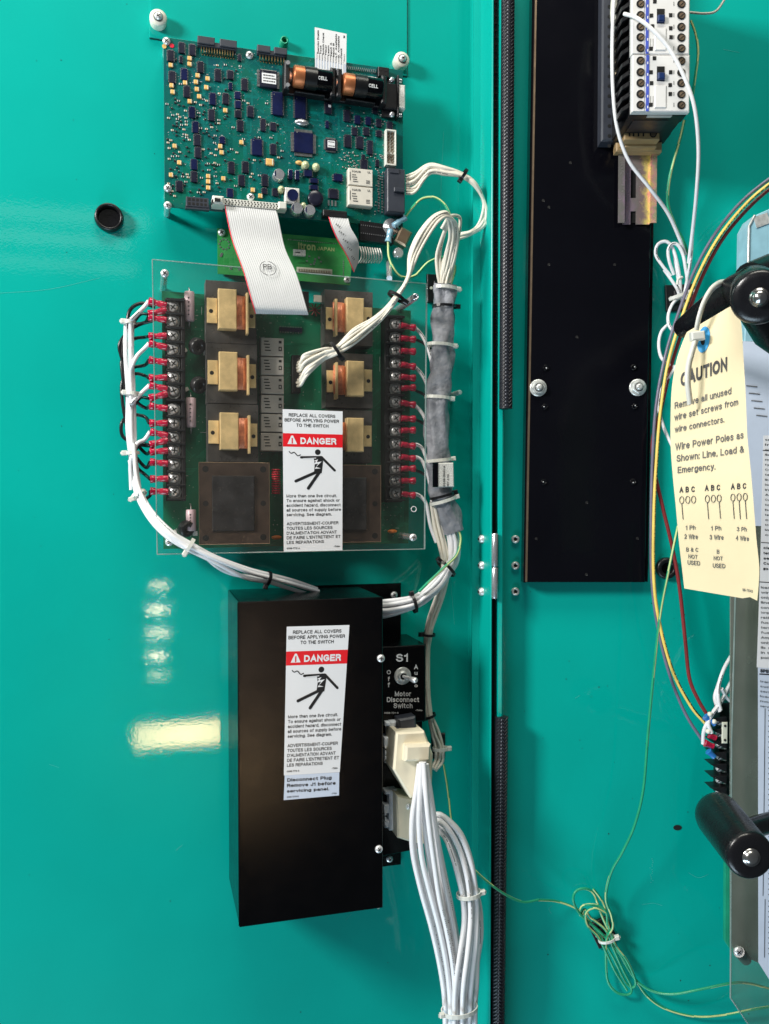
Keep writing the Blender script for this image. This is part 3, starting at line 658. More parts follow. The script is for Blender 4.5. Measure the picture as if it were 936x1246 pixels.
# small passives, too small to pick apart
def free(u, v, g=.0016): return all(abs(u-a) > c/2+g or abs(v-b) > d/2+g for a, b, c, d in used)
big = [(580, 1170, 400, 90), (313, 1185, 150, 80), (438, 165, 260, 90), (785, 225, 190, 90), (830, 370, 60, 200)]
for x, y, w_, h_ in big: u, v, su, sv = A.rect(*c1(x, y), w_/5.19, h_/5.19, T); used.append((u, v, su, sv))
for x, y, w_, h_ in ((400, 410, 640, 230), (568, 1090, 160, 240), (785, 1095, 140, 300), (762, 825, 90, 230), (215, 940, 130, 60), (60, 1100, 200, 300), (260, 1150, 160, 250), (425, 1015, 80, 60), (370, 1150, 120, 200), (200, 668, 110, 60)):
    u, v, su, sv = A.rect(*c2(x, y), w_/5.19, h_/5.19, T); used.append((u, v, su, sv))
mp = MB(); n = 0; r = random.Random(3)
for zone, cnt in (((120, 520, 460, 1140), 230), ((130, 200, 620, 520), 30), ((480, 500, 850, 1140), 75)):
    for k in range(cnt):
        x, y = r.uniform(zone[0], zone[2]), r.uniform(zone[1], zone[3]); c = A.at(*c1(x, y), T)
        if not free(c.x, c.y, .0014): continue
        used.append((c.x, c.y, .0020, .0020)); k_ = r.random()
        if k_ < .55:
            mp.box((c.x, c.y, T+.0004), (.0029, .0016, .0010), 0); mp.box((c.x, c.y, T+.0006), (.0012, .00165, .0010), 1 if r.random() < .55 else 3)
        elif k_ < .8: mp.lathe((c.x-.0012, c.y, T+.0009), [(.0006, 0), (.0010, .0004), (.0010, .002), (.0006, .0024)], 6, axis=(1, 0, 0), mi=1)
        else:
            mp.box((c.x, c.y, T+.0006), (.0024, .0014, .0012), 1); mp.box((c.x, c.y+.001, T+.0002), (.0006, .0008, .0004), 0)
for zone, cnt in (((480, 550, 720, 960), 70), ((650, 860, 720, 1240), 40), ((440, 860, 560, 960), 26)):
    for k in range(cnt):
        x, y = r.uniform(zone[0], zone[2]), r.uniform(zone[1], zone[3]); c = A.at(*c2(x, y), T)
        if not free(c.x, c.y, .001): continue
        used.append((c.x, c.y, .0016, .0016)); mp.box((c.x, c.y, T+.0004), (.0018, .0011, .0008), 0); mp.box((c.x, c.y, T+.0006), (.0009, .0012, .0008), 1)
part('surface_components', mp, ['passive', 'passive_dark', 'pin', 'tan'], pcb, kind='stuff')
mk = MB()
for k in range(300):
    u, v = r.uniform(x0+.004, x1-.01), r.uniform(yb+.004, yt-.004)
    if free(u, v, .0004): mk.box((u, v, T+.0001), (r.uniform(.0004, .0022), .00035, .0001), 0)
part('silkscreen', mk, 'ink_white', pcb, kind='stuff')
mk = MB()
for k in range(800): mk.cyl((r.uniform(x0+.003, x1-.004), r.uniform(yb+.003, yt-.003), T), .0004, .00014, 5)
part('via', mk, 'pin', pcb, kind='stuff')
for x, y in ((118, 152), (643, 240), (126, 1082), (126, 1190), (650, 1138)):
    c = A.at(*c1(x, y), T+.002); inst('screw', SCREW, pcb, (c.x, c.y, T), R.random())
    m = MB(); m.cyl((c.x, c.y, 0), .0035, H1, 10); part('standoff', m, 'alu', pcb)
# shrouded headers along the top edge
def header(cx, cy, w_, h_, n_, name='pin_header'):
    u, v, su, sv = A.rect(*c1(cx, cy), w_/5.19, h_/5.19, T+.006); m = MB()
    m.box((u-su*.28, v, T+.004), (su*.43, sv*.75, .008), ch=.0006); m.box((u+su*.28, v, T+.004), (su*.43, sv*.75, .008), ch=.0006); m.box((u, v-sv*.25, T+.003), (su*.98, sv*.5, .006), ch=.0004)
    p_ = part(name, m, 'grey_plastic', pcb, label='black shrouded header at the top edge'); m = MB()
    for k in range(n_):
        x = u-su*.40+su*.8*k/(n_-1); m.box((x, v-sv*.62, T+.0038), (.0008, sv*.75, .0008)); m.box((x, v-sv*1.0, T+.0018), (.0009, .0011, .0036))
        m.box((x+.001, v-sv*1.16, T+.0003), (.0007, .0016, .0005))
    o = part('gold_pins', m, 'gold', p_)
header(438, 165, 250, 62, 13); header(785, 215, 190, 56, 9)
u, v, su, sv = A.rect(*c1(313, 1172), 142/5.19, 60/5.19, T+.008); m = MB()
m.box((u, v, T+.004), (su, sv, .008), ch=.0005); m.box((u, v-sv*.55, T+.004), (su*1.05, sv*.35, .006))
for i in range(5):
    for j in (-1, 1): m.box((u-su*.36+su*.18*i, v+j*sv*.22, T+.0081), (su*.11, sv*.26, .0003), 1); 
part('socket_connector', m, ['grey_plastic', 'hole'], pcb)
# white relays
def relay(cf, x, y, w_, h_):
    z = T+.010; px, py = cf(x, y); s = 5.19; u, v, su, sv = A.rect(px, py, w_/s, h_/s, z); m = MB(); m.box((u, v, (T+z)/2), (su, sv, z-T), ch=.0006); r_ = part('relay', m, 'relay', pcb)
    m = MB(); a = Vector((u-su*.36, v+sv*.25, z+.0002)); text(m, 'NAIS', lambda s_, t_: a+Vector((su*.36*s_, sv*.11*t_, 0)), .02)
    b = Vector((u+su*.28, v+sv*.27, z+.0002)); text(m, 'UL', lambda s_, t_: b+Vector((su*.13*s_, sv*.12*t_, 0)), .02)
    for k in range(4): m.box((u-su*.36+su*(.08+.02*k), v+sv*(.10-.13*k), z+.0002), (su*(.16+.05*(k % 2)), sv*.05, .0001))
    for k in range(3): m.box((u+su*.3, v-sv*(.18+.08*k), z+.0002), (su*.16, sv*.04, .0001))
    m.box((u-su*.44, v, z+.0002), (su*.03, sv*.5, .0001)); part('printing', m, 'ink_grey', r_)
relay(c2, 566, 1015, 152, 106); relay(c2, 566, 1135, 152, 118)
# electrolytics and friends
def elco(cf, x, y, rr, mt='alu', tall=.010):
    c = A.at(*cf(x, y), T+tall); rad = A.px(rr/5.19, *cf(x, y), T+tall); m = MB(); m.lathe((c.x, c.y, T), [(rad*1.0, 0), (rad*1.05, .001), (rad, tall*.2), (rad, tall*.9), (rad*.9, tall)], 20)
    p_ = part('electrolytic_capacitor', m, mt, pcb); m = MB(); m.prism([(c.x+rad*.85*math.cos(t), c.y+rad*.85*math.sin(t)) for t in [math.pi*.75+k*math.pi/10 for k in range(6)]], T+tall, T+tall+.0002); part('stripe', m, 'chip_blue', p_)
elco(c2, 52, 995, 36); elco(c2, 165, 1210, 38); elco(c2, 247, 1222, 36)
for x, y, w_, h_ in ((123, 995, 34, 60), (166, 1000, 34, 60), (272, 1035, 60, 30), (272, 1078, 60, 30), (235, 988, 62, 42), (424, 1015, 70, 46)):
    place(A, c2, x, y, w_, h_, T, TANT if 0 else CH[('chip_blue', 3)], pcb, 'inductor', .004)
c = A.at(*c2(283, 1145), T+.006); m = MB(); m.lathe((c.x, c.y, T), [(.0088, 0), (.0088, .005), (.0078, .006), (.004, .0062)], 20); part('choke', m, 'chip', pcb)
c = A.at(*c2(135, 1125), T+.008); m = MB(); m.box((c.x, c.y, T+.0035), (.0165, .016, .007), ch=.001); m.cyl((c.x, c.y-.001, T+.007), .0062, .004, 18, mi=1); part('shielded_choke', m, ['passive', 'chip_blue'], pcb)
for x, y, r_ in ((218, 935, 24), (285, 948, 24), (65, 1088, 20), (205, 1190, 18)):
    c = A.at(*c2(x, y), T+.006); m = MB(); m.blob((c.x, c.y, T+.004), .0046*r_/24, .0046*r_/24, .0045); m.cyl((c.x, c.y, T), .0042*r_/24, .004, 12); part('led', m, 'led', pcb)
c = A.at(*c2(178, 922), T+.003); m = MB(); m.blob((c.x, c.y, T+.002), .0042, .0024, .0024); part('orange_capacitor', m, 'tantalum', pcb)
c = A.at(*c2(195, 668), T+.003); m = MB(); m.blob((c.x, c.y, T+.0022), .0085, .0038, .003, seg=16); part('crystal', m, 'alu', pcb)
c = A.at(*c2(385, 1180), T+.001); m = MB()
for k in range(3): m.box((c.x-.004+.004*k, c.y, T+.001), (.0018, .006, .001))
part('regulator_leads', m, 'pin', pcb)
# battery holder
F0 = A.at(*c2(85, 385), T+.01); F1 = A.at(*c2(712, 480), T+.01)
ax = Vector((F1.x-F0.x, F1.y-F0.y, 0)); Lb = ax.length; ax.normalize(); ay = Vector((-ax.y, ax.x, 0)); ang = math.atan2(ax.y, ax.x)
def bp(s_, t_, z): p = Vector((F0.x, F0.y, 0))+ax*s_*Lb+ay*t_; return Vector((p.x, p.y, z))
m = MB()
m.box(bp(.5, 0, T+.0025), (Lb*1.0, .030, .005), rot=ang, ch=.001)
for s_ in (.015, .47, .53, .985): m.box(bp(s_, 0, T+.009), (.006, .031, .018), rot=ang, ch=.0015)
for s_ in (.25, .76):
    for t_ in (-.0138, .0138): m.box(bp(s_, t_, T+.006), (Lb*.3, .0025, .012), rot=ang, ch=.0008)
part('battery_holder', m, 'black_plastic', pcb)
m = MB()
for s_ in (.04, .50): 
    c = bp(s_, 0, T+.013); m.lathe(c, [(.006, 0), (.0045, .0025), (.003, .0035)], 12, axis=ax)
for t_ in (.012, -.012): m.cyl(bp(.02, t_, T+.018), .0022, .002, 10)
part('spring_contact', m, 'alu', pcb)
# header pins behind the batteries
m = MB(); 
for k in range(16):
    c = A.at(*c2(478+k*12, 322+k*1.6), T+.002); m.box((c.x, c.y, T+.002), (.0007, .004, .0007), 0, rot=-.3)
part('gold_pins', m, 'pin', pcb)
c = A.at(*c2(712, 350), T+.008); m = MB(); m.box((c.x, c.y, T+.004), (.013, .011, .008), ch=.0006)
for i in (-1, 1):
    for j in (-1, 1): m.box((c.x+i*.003, c.y+j*.0025, T+.0081), (.0032, .0032, .0003), 1)
part('power_connector', m, ['black_plastic', 'hole'], pcb)
# nine pin connector at the edge
u, v, su, sv = A.rect(*c2(757, 503), 100/5.19, 262/5.19, T+.008); m = MB(); m.box((u, v, T+.004), (su*.8, sv*.62, .009), ch=.001); m.box((u+su*.42, v, T+.0055), (.0018, sv, .012), 0, ch=.0003); m.box((u-su*.25, v, T+.002), (su*.5, sv*.95, .004), 0)
p_ = part('serial_connector', m, 'black_plastic', pcb); m = MB(); m.box((u+su*.42+.0045, v, T+.006), (.008, sv*.58, .009), ch=.0012); part('metal_shell', m, 'passive', p_)
for dy in (-.42, .42):
    m = MB(); m.lathe((u+su*.1, v+dy*sv, T+.004), [(.003, 0), (.003, .003), (.0015, .0036)], 10); part('rivet', m, 'alu', p_)
    m = MB(); m.cyl((u+su*.42+.001, v+dy*sv, T+.006), .0026, .004, 6, axis=(1, 0, 0)); part('jack_nut', m, 'alu', p_)
# white shrouded header
u, v, su, sv = A.rect(*c2(758, 826), 66/5.19, 225/5.19, T+.008); m = MB()
for dx in (-.44, .44): m.box((u+dx*su, v, T+.004), (su*.12, sv, .008), ch=.0003)
for dy in (-.48, -.15, .48): m.box((u, v+dy*sv, T+.004), (su*.9, sv*.04, .008 if dy != -.15 else .004))
m.box((u, v, T+.001), (su*.8, sv*.98, .002)); p_ = part('white_header', m, 'white_plastic', pcb); m = MB()
for k in range(10): 
    for dx in (-.16, .16): m.box((u+dx*su, v+sv*(-.42+.84*k/9), T+.004), (.0012, .0012, .006))
part('pin', m, 'bronze', p_)
# black wire connector body
u, v, su, sv = A.rect(*c2(790, 1098), 112/5.19, 275/5.19, T+.014); m = MB(); m.box((u, v, T+.007), (su, sv, .014), ch=.001); m.box((u-su*.1, v+sv*.44, T+.0145), (su*.5, sv*.1, .001)); m.box((u+su*.15, v-sv*.0, T+.0155), (su*.6, .0045, .003), ch=.0005); p_ = part('wire_connector', m, 'grey_plastic', pcb)
m = MB()
for k in range(15):
    for dx in (0, .0042): m.box((u-su*.62-dx, v+sv*(.44-.88*k/14)+(.001 if dx else 0), T+.0007), (.0019, .0014, .0012))
part('solder_pins', m, 'pin', p_)
# ribbon connector bodies (bottom edge)
u, v, su, sv = A.rect(*c1(652, 1184), 350/5.19, 60/5.19, T+.012); m = MB(); ra = math.atan2(A.at(*c1(815, 1205), T+.012).y-A.at(*c1(490, 1160), T+.012).y, A.at(*c1(815, 1205), T+.012).x-A.at(*c1(490, 1160), T+.012).x)
RCN = (u, v, su, sv)
m.box((u, v, T+.006), (su, sv*.72, .012), ch=.0006)
for i in range(17):
    for j in (-1, 0, 1): m.box((u-su*.46+su*.92*i/16+(.0009 if j == 0 else 0), v+j*sv*.2, T+.0121), (.0013, .0013, .0003), 1)
p_ = part('ribbon_socket', m, ['white_plastic', 'hole'], pcb)
for sg in (-1, 1):
    m = MB(); xx = u+sg*(su/2+.004)
    if sg < 0: m.box((xx-.002, v-.001, T+.010), (.012, sv*.85, .020), ch=.002); m.box((xx-.003, v-.002, T+.0205), (.006, sv*.3, .003), 1); m.box((xx-.0075, v-sv*.3, T+.0155), (.002, sv*.4, .007), 1)
    else: m.box((xx, v+.001, T+.007), (.009, sv*.8, .014), ch=.001)
    part('latch', m, ['white_plastic', 'hole'], p_)
u2, v2, su2, sv2 = A.rect(*c2(405, 1237), 150/5.19, 34/5.19, T+.011); m = MB(); m.box((u2, v2-.001, T+.0055), (su2, sv2*1.1, .011), ch=.0006)
for i in range(8): m.box((u2-su2*.42+su2*.84*i/7, v2+.0005, T+.0111), (.0016, .0016, .0003), 1)
part('ribbon_socket', m, ['black_plastic', 'hole'], pcb, label='small black ribbon socket at the bottom edge')
# edge socket strips and bent wires toward the display
mk = MB(); mw = MB()
for k in range(16):
    c = A.at(439+k*2.55, 281+k*.35, T); mk.box((c.x, c.y, H1+.000), (.0022, .022, .008), 0)
    mk.box((c.x, c.y+.006, H1+.0042), (.0009, .0012, .001), 1); mk.box((c.x, c.y-.003, H1+.0042), (.0009, .0012, .001), 1)
part('edge_connector', mk, ['black_plastic', 'pin'], pcb)
# batteries (lie in the holder)
for i, (s0, s1) in enumerate(((.075, .455), (.565, .965))):
    a = bp(s0, 0, T+.0158); b = bp(s1, 0, T+.0165); Ld = (b-a).length; rb = .0114
    t = thing('battery', ('copper topped black battery on the left of the holder', 'copper topped black battery on the right of the holder')[i], 'battery', a, A, 'batteries in the board holder')
    m = MB(); m.lathe(a, [(rb*.9, 0), (rb, .0015), (rb, Ld*.27)], 24, axis=ax); part('copper_band', m, 'copper', t)
    m = MB(); m.lathe(a+ax*Ld*.27, [(rb, 0), (rb, Ld*.70), (rb*.9, Ld*.73), (rb*.3, Ld*.73), (rb*.3, Ld*.75), (rb*.1, Ld*.75)], 24, axis=ax); p_ = part('black_case', m, 'gloss_black', t)
    m = MB(); m.lathe(a+ax*Ld*.29, [(rb*1.05, 0), (rb*1.05, Ld*.30)], 24, axis=ax); part('holder_strap', m, 'rubber', t)
    m = MB()
    for row, al in enumerate((.95, -.25)):
        def wrap(s_, t_, al=al): 
            th = al+(t_-.5)*.32; return a+ax*(Ld*(.60+.24*s_))+ay*(rb*1.005*math.sin(th))+Vector((0, 0, rb*1.012*math.cos(th)))
        text(m, 'CELL', wrap, .03)
    part('lettering', m, 'ink_white', t)
# flat keypad tail label
q = [A.at(*c2(x, y), T+.004) for x, y in ((276, 68), (477, 110), (473, 370), (278, 330))]
t = thing('keypad_tail', 'white flat cable tag printed with sideways function names, tucked behind the batteries', 'label', q[0])
m = MB(); m.prism([(p.x, p.y) for p in q], T+.0035, T+.004); p_ = part('card', m, 'label_white', t); m = MB()
def cb(s_, t_, z=T+.0041): 
    p = q[3].lerp(q[2], s_).lerp(q[0].lerp(q[1], s_), t_); return Vector((p.x, p.y, z))
m.flat([cb(.02, .0), cb(1, .0), cb(1, .26), cb(.02, .26)], T+.00415, 1)
for k in range(10):
    m.box(tuple(cb(.10+.088*k, .2, T+.0043)), (.0016, .016, .0001), 2)
    m.box(tuple(cb(.06+.088*k, .32, T+.0043)), (.0003, .008, .0001), 0)
for k, wd in enumerate(('Exercise Enable', 'Test', 'Switch Check', 'Timer', 'Learn', 'Input A', 'Input B', 'LT. Available', 'G. Available', 'Check', )):
    a_ = cb(.12+.082*k, .38, T+.0043); hh = .026*min(1, len(wd)/14+.08)
    text(m, wd, lambda s_, t_: Vector((a_.x-t_*.0018, a_.y+s_*hh, a_.z)), .02)
a_ = cb(.95, .32, T+.0043); text(m, 'A039', lambda s_, t_: Vector((a_.x-t_*.001, a_.y+s_*.008, a_.z)))
a_ = cb(.95, .88, T+.0043); text(m, '10', lambda s_, t_: Vector((a_.x-t_*.002, a_.y+s_*.003, a_.z)), .04)
part('printing', m, ['ink', 'print_blue', 'label_white'], p_)
# ribbon cables ----------------------------------------------------
def ribbon(name, lab, Ls, n_, stripe_mat, z_off=0, marks=0):
    """Ls: list of (left px, right px, h)"""
    a = spline([A.at(*l, h) for l, r_, h in Ls], 8); b = spline([A.at(*r_, h) for l, r_, h in Ls], 8)
    t = thing(name, lab, 'ribbon cable', a[0]); me = MB(); mr = MB(); N = len(a)
    cols = n_*2
    vs = []; fs = []; mi = []
    for i in range(N):
        tn = (a[min(i+1, N-1)]-a[max(i-1, 0)]).cross(b[i]-a[i]).normalized()
        if tn.z < 0: tn = -tn
        for k in range(cols+1): vs.append(a[i].lerp(b[i], k/cols)+tn*(.00032 if k % 2 else 0))
    for i in range(N-1):
        for k in range(cols): fs.append((i*(cols+1)+k, (i+1)*(cols+1)+k, (i+1)*(cols+1)+k+1, i*(cols+1)+k+1))
    o = len(vs); vs2 = [v-Vector((0, 0, .0009)) for v in vs]
    me.add(vs, fs, 0, False); me.add(vs2, [f[::-1] for f in fs], 0, False)
    ed = [(0, 1)]
    for i in range(N-1):
        for k in (0, cols): me.add([vs[i*(cols+1)+k], vs[(i+1)*(cols+1)+k], vs2[(i+1)*(cols+1)+k], vs2[i*(cols+1)+k]], [(0, 1, 2, 3)])
    part('flat_cable', me, 'ribbon', t)
    ml = MB()
    for k in range(2, cols, 2):
        for i in range(N-1):
            p0 = vs[i*(cols+1)+k]; p1 = vs[(i+1)*(cols+1)+k]; e = (b[i]-a[i]).normalized()*.00022; z = Vector((0, 0, .00012))
            ml.add([p0-e+z, p1-e+z, p1+e+z, p0+e+z], [(0, 1, 2, 3)])
    part('groove', ml, 'ribbon_line', t, kind='stuff')
    ms = MB(); ms.tube([p+Vector((0, 0, .0002)) for p in a], .0006, 5); part('red_stripe', ms, stripe_mat, t)
    return t, a, b
t, ra_, rb_ = ribbon('ribbon_cable', 'wide light grey ribbon cable hanging from the circuit board over the display', [((274, 249), (336, 255.5), T+.010), ((276, 262), (339, 266), T+.016), ((283, 293), (347, 302), T+.026), ((297, 332), (361, 334), T+.050), ((308, 371), (373, 374), T+.062), ((311, 381.5), (375.5, 383), T+.056)], 24, 'red_part')
m = MB(); c = A.at(326, 327, T+.0478)
ar_ = [c+Vector((.0085*math.cos(k*2*math.pi/30), .0085*math.sin(k*2*math.pi/30), -.0007*math.sin(k*2*math.pi/30)*0+.0014)) for k in range(31)]
sl = (ra_[24].z-ra_[20].z)/(ra_[24].y-ra_[20].y)
def onr(x, y): return Vector((c.x+x, c.y+y, c.z+.0022+sl*y))
for k in range(30):
    if k in (7, 8, 22): continue
    p, q_ = [onr(.0085*math.cos(v_*2*math.pi/30), .0085*math.sin(v_*2*math.pi/30)) for v_ in (k, k+1)]; m.tube([p, q_], .0003, 4, cap=False)
text(m, 'PB', lambda s_, t_: onr(-.005+.009*s_, -.001+.006*t_), .0)
part('stamp', m, 'ink', t)
t, ra2, rb2 = ribbon('ribbon_cable', 'short grey ribbon cable with a red edge folding down beside the display', [((400, 264), (424, 266), T+.009), ((404, 276), (427, 277), T+.014), ((411, 292), (435, 291), T+.014), ((422, 311), (437, 300), T+.008), ((431, 331), (436.5, 318), T+.000)], 12, 'red_part')
m = MB()
for j in range(5):
    for k in range(3):
        i = 6+j*5+k; p = ra2[i].lerp(rb2[i], .28+.06*k); m.box((p.x, p.y, p.z+.0012), (.0022, .0007, .0002), rot=.9)
part('print_marks', m, 'ink', t, kind='stuff')
# ------------------------------------------------------------------ DISPLAY BOARD
c3 = crop(240, 230, 5.2); HD = .012
q = [A.at(x, y, HD) for x, y in ((264.5, 277.5), (430, 292), (426, 347), (265, 333))]
t = thing('display_board', 'bright green display circuit board reading JAPAN, half hidden by the wide ribbon cable', 'circuit board', q[0]); dsp = t
m = MB(); m.prism([(p.x, p.y) for p in q], HD-.0016, HD); m.prism([(p.x+.002*(1 if k in (0, 3) else -1), p.y+.003*(1 if k > 1 else -1)) for k, p in enumerate(q)], HD-.009, HD-.0016, 1); part('board', m, ['pcb3', 'black_plastic'], t)
used = []
traces(q[0].x+.003, q[1].x-.003, q[3].y+.003, q[1].y-.003, HD, 60, t, 'pcb3_trace', 9, .0006)
m = MB(); tline(m, A, 'itron', 363, 303.5, 384, 305, 9, HD+.0003, .03); tline(m, A, 'JAPAN', 386, 304.5, 407, 306, 4.5, HD+.0003, .015); part('lettering', m, 'wire_lime', t)
for x, y in ((155, 277), (420, 608+190)):
    if y > 500: c = A.at(422.5, 340.5, HD)
    else: c = A.at(*c3(x, y), HD)
    inst('screw', SCREW, t, (c.x, c.y, HD))
m = MB(); c = A.at(*c3(172, 350), HD)
for k in range(10): m.cyl((c.x+.0056*math.cos(k*.628), c.y+.0056*math.sin(k*.628), HD), .0011, .0004, 8)
for x, y in ((155, 412), (150, 422), (213, 502), (265, 508)): c_ = A.at(*c3(x, y), HD); m.cyl(c_, .0016, .0004, 8)
for k in range(26): c_ = A.at(351+k*2.3, 291.5+k*.2, HD); m.cyl(c_, .0007, .0004, 6)
for k in range(8): c_ = A.at(418, 318+k*2.6, HD); m.cyl(c_, .0009, .0004, 6)
for k in range(12): c_ = A.at(R.uniform(373, 392), R.uniform(312, 325), HD); m.box((c_.x, c_.y, HD+.0005), (.002, .0014, .001))
part('solder_pads', m, 'pin', t, kind='stuff')
m = MB(); u, v, su, sv = A.rect(*c3(742, 518), 225/5.2, 34/5.2, HD); m.box((u, v, HD+.0003), (su, sv, .0006), 0); m.box((u, v-.0005, HD+.0008), (su*.94, sv*.5, .0006), 1)
for k in range(20): m.box((u-su*.45+su*.9*k/19, v, HD+.0013), (.0006, sv*.6, .0004), 0)
part('pad_strip', m, ['cream_ink', 'bronze'], t)
m = MB(); u, v, su, sv = A.rect(*c3(648, 402), 78/5.2, 40/5.2, HD+.003); m.box((u, v, HD+.0015), (su, sv, .003), ch=.0004); m.box((u-.002, v, HD+.0032), (su*.4, .0008, .0002), 1); part('component', m, ['passive', 'ink'], t)
# grey solid wires from edge connector
m = MB(A); tt = thing('jumper_wires', 'row of pale bent jumper wires under the edge connector of the circuit board', 'wires', A.at(455, 305, HD))
for k in range(9):
    m = MB(A); m.tube(path(A, [(438+k*3.0, 300+k*.3, H1+.002), (440+k*3.0, 308, H1+.004), (439.5+k*3.1, 315, H1-.004), (436+k*3.2, 320, HD)]), .0009, 6); part('wire', m, 'passive', tt)
# ================================================================== LOWER RELAY BOARD
c5 = crop(140, 310, 4.457); c6 = crop(340, 330, 3.9); c7 = crop(140, 490, 4.457); c8 = crop(330, 490, 3.744)
H2 = .024; T2 = H2+.0016
rb = thing('relay_board', 'green power circuit board with transformers and screw terminals under the clear cover', 'circuit board', A.at(350, 510, 0))
q = [A.at(x, y, T2) for x, y in ((197, 354), (500, 378), (497, 661), (199, 668))]
m = MB(); m.prism([(p.x, p.y) for p in q], H2, T2); part('board', m, 'pcb2', rb)
used = []; traces(q[0].x+.004, q[1].x-.004, q[3].y+.006, q[1].y-.003, T2, 130, rb, 'pcb2_trace', 11, .0007)
m = MB()
for k in range(500): m.cyl((R.uniform(q[0].x+.003, q[1].x-.004), R.uniform(q[3].y+.006, q[1].y-.004), T2), .0004, .00014, 5)
part('solder_dots', m, 'passive', rb, kind='stuff')
m = MB()
for k in range(70): m.box((R.uniform(q[0].x+.01, q[1].x-.01), R.uniform(q[3].y+.01, q[1].y-.01), T2+.0002), (R.uniform(.0015, .007), .0004, .0001) if k % 3 else (.0004, R.uniform(.002, .02), .0001))
part('silkscreen', m, 'ink_white', rb, kind='stuff')
# small transformers
def transformer(x0, y0, x1, y1, side, lab=None):
    HB = T2+.026
    u, v, su, sv = A.rect((x0+x1)/2, (y0+y1)/2, x1-x0, y1-y0, HB)
    m = MB(); n_ = 9
    for k in range(n_):
        z = T2+.004+(HB-T2-.004)*(k+.5)/n_; g = .0006 if k % 2 else 0
        m.box((u, v, z), (su-g, sv-g, (HB-T2-.004)/n_), ch=.0002)
    tr = part('transformer', m, 'laminate', rb, label=lab)
    s_ = side
    m = MB(); m.box((u-s_*su*.09, v+sv*.02, HB+.0055), (su*.36, sv*.64, .011), ch=.0009); part('brass_bracket', m, 'brass', tr)
    m = MB(); m.box((u-s_*su*.38, v+sv*.01, HB+.001), (su*.20, sv*.40, .002), ch=.0004); m.box((u+s_*su*.40, v-sv*.03, HB+.001), (su*.15, sv*.40, .002), ch=.0004)
    m.box((u+s_*su*.30, v-sv*.03, HB+.005), (su*.045, sv*.66, .012), ch=.0003)
    m.cyl((u-s_*su*.40, v+sv*.0, HB+.0016), .0022, .0006, 12, mi=1); m.cyl((u+s_*su*.40, v-sv*.05, HB+.0016), .0022, .0006, 12, mi=1)
    part('mounting_tab', m, ['brass', 'hole'], tr)
    m = MB(); a = .0008
    for k in range(7): 
        x = u+s_*(su*.11+su*.16*k/6); m.lathe((x, v-sv*.27, HB+.001), [(.0001, 0), (.0072-abs(k-3)*.0003, .0004), (.0075-abs(k-3)*.0003, sv*.25), (.0072-abs(k-3)*.0003, sv*.53), (.0001, sv*.535)], 10, axis=(0, 1, 0), sx=.2)
    part('coil', m, 'copper_coil', tr)
for i, (a_, b_, c_, d_) in enumerate(((250.5, 342.5, 312, 418), (251.5, 418.5, 313, 491), (252.5, 492, 314.5, 562))): transformer(a_, b_, c_, d_, 1)
for i, (a_, b_, c_, d_) in enumerate(((395, 354, 453.6, 420), (396, 430, 453.6, 496), (396.5, 499, 453, 563))): transformer(a_, b_, c_, d_, -1)
# big brown transformers
for i, (a_, b_, c_, d_) in enumerate(((242.5, 563, 328, 662), (381, 566, 463.5, 660))):
    HB = T2+.034; u, v, su, sv = A.rect((a_+c_)/2, (b_+d_)/2, c_-a_, d_-b_, HB); m = MB(); m.box((u, v, HB-.0008), (su, sv, .0016), ch=.0005); m.box((u, v, (T2+HB)/2-.001), (su*.8, sv*.8, HB-T2-.002))
    for dx in (-.41, .41):
        for dy in (-.42, 0, .42): m.cyl((u+dx*su, v+dy*sv, HB-.0002), .0034 if dy else .0030, .0004, 14, mi=1)
    tr = part('transformer', m, ['brown_plate', 'hole'], rb, label='big transformer with a flat brown plate on top')
    m = MB(); m.box((u-su*.02, v, HB+.0012), (su*.60, sv*.68, .0024), ch=.0008); part('core', m, 'core_dark', tr)
    m = MB(); pr = [(u-su*.5, v-sv*.5), (u+su*.5, v-sv*.5), (u+su*.5, v+sv*.5), (u-su*.5, v+sv*.5)]
    for k in range(4): p_, r_ = pr[k], pr[(k+1) % 4]; m.tube([Vector((*p_, HB)), Vector((*r_, HB))], .0004, 5)
    part('rim', m, 'bronze', tr)
# grey relays column
for k in range(6):
    z = T2+.012; u, v, su, sv = A.rect(331.5, 422+k*23.2, 28, 21.6, z); m = MB(); m.box((u, v, (T2+z)/2), (su, sv, z-T2), ch=.0006); r_ = part('relay', m, 'relay_grey', rb)
    m = MB()
    for j in range(4): m.box((u-su*.36+su*(.10+.02*j), v+sv*(.30-.17*j), z+.0002), (su*(.2+.06*(j % 2)), sv*.06, .0001))
    m.box((u+su*.34, v+sv*.28, z+.0002), (su*.12, sv*.14, .0001)); m.box((u+su*.34, v-sv*.1, z+.0002), (su*.14, sv*.24, .0001)); m.box((u+su*.34, v-sv*.1, z+.0003), (su*.06, sv*.12, .0001), 1)
    part('printing', m, ['ink', 'relay_grey'], r_)
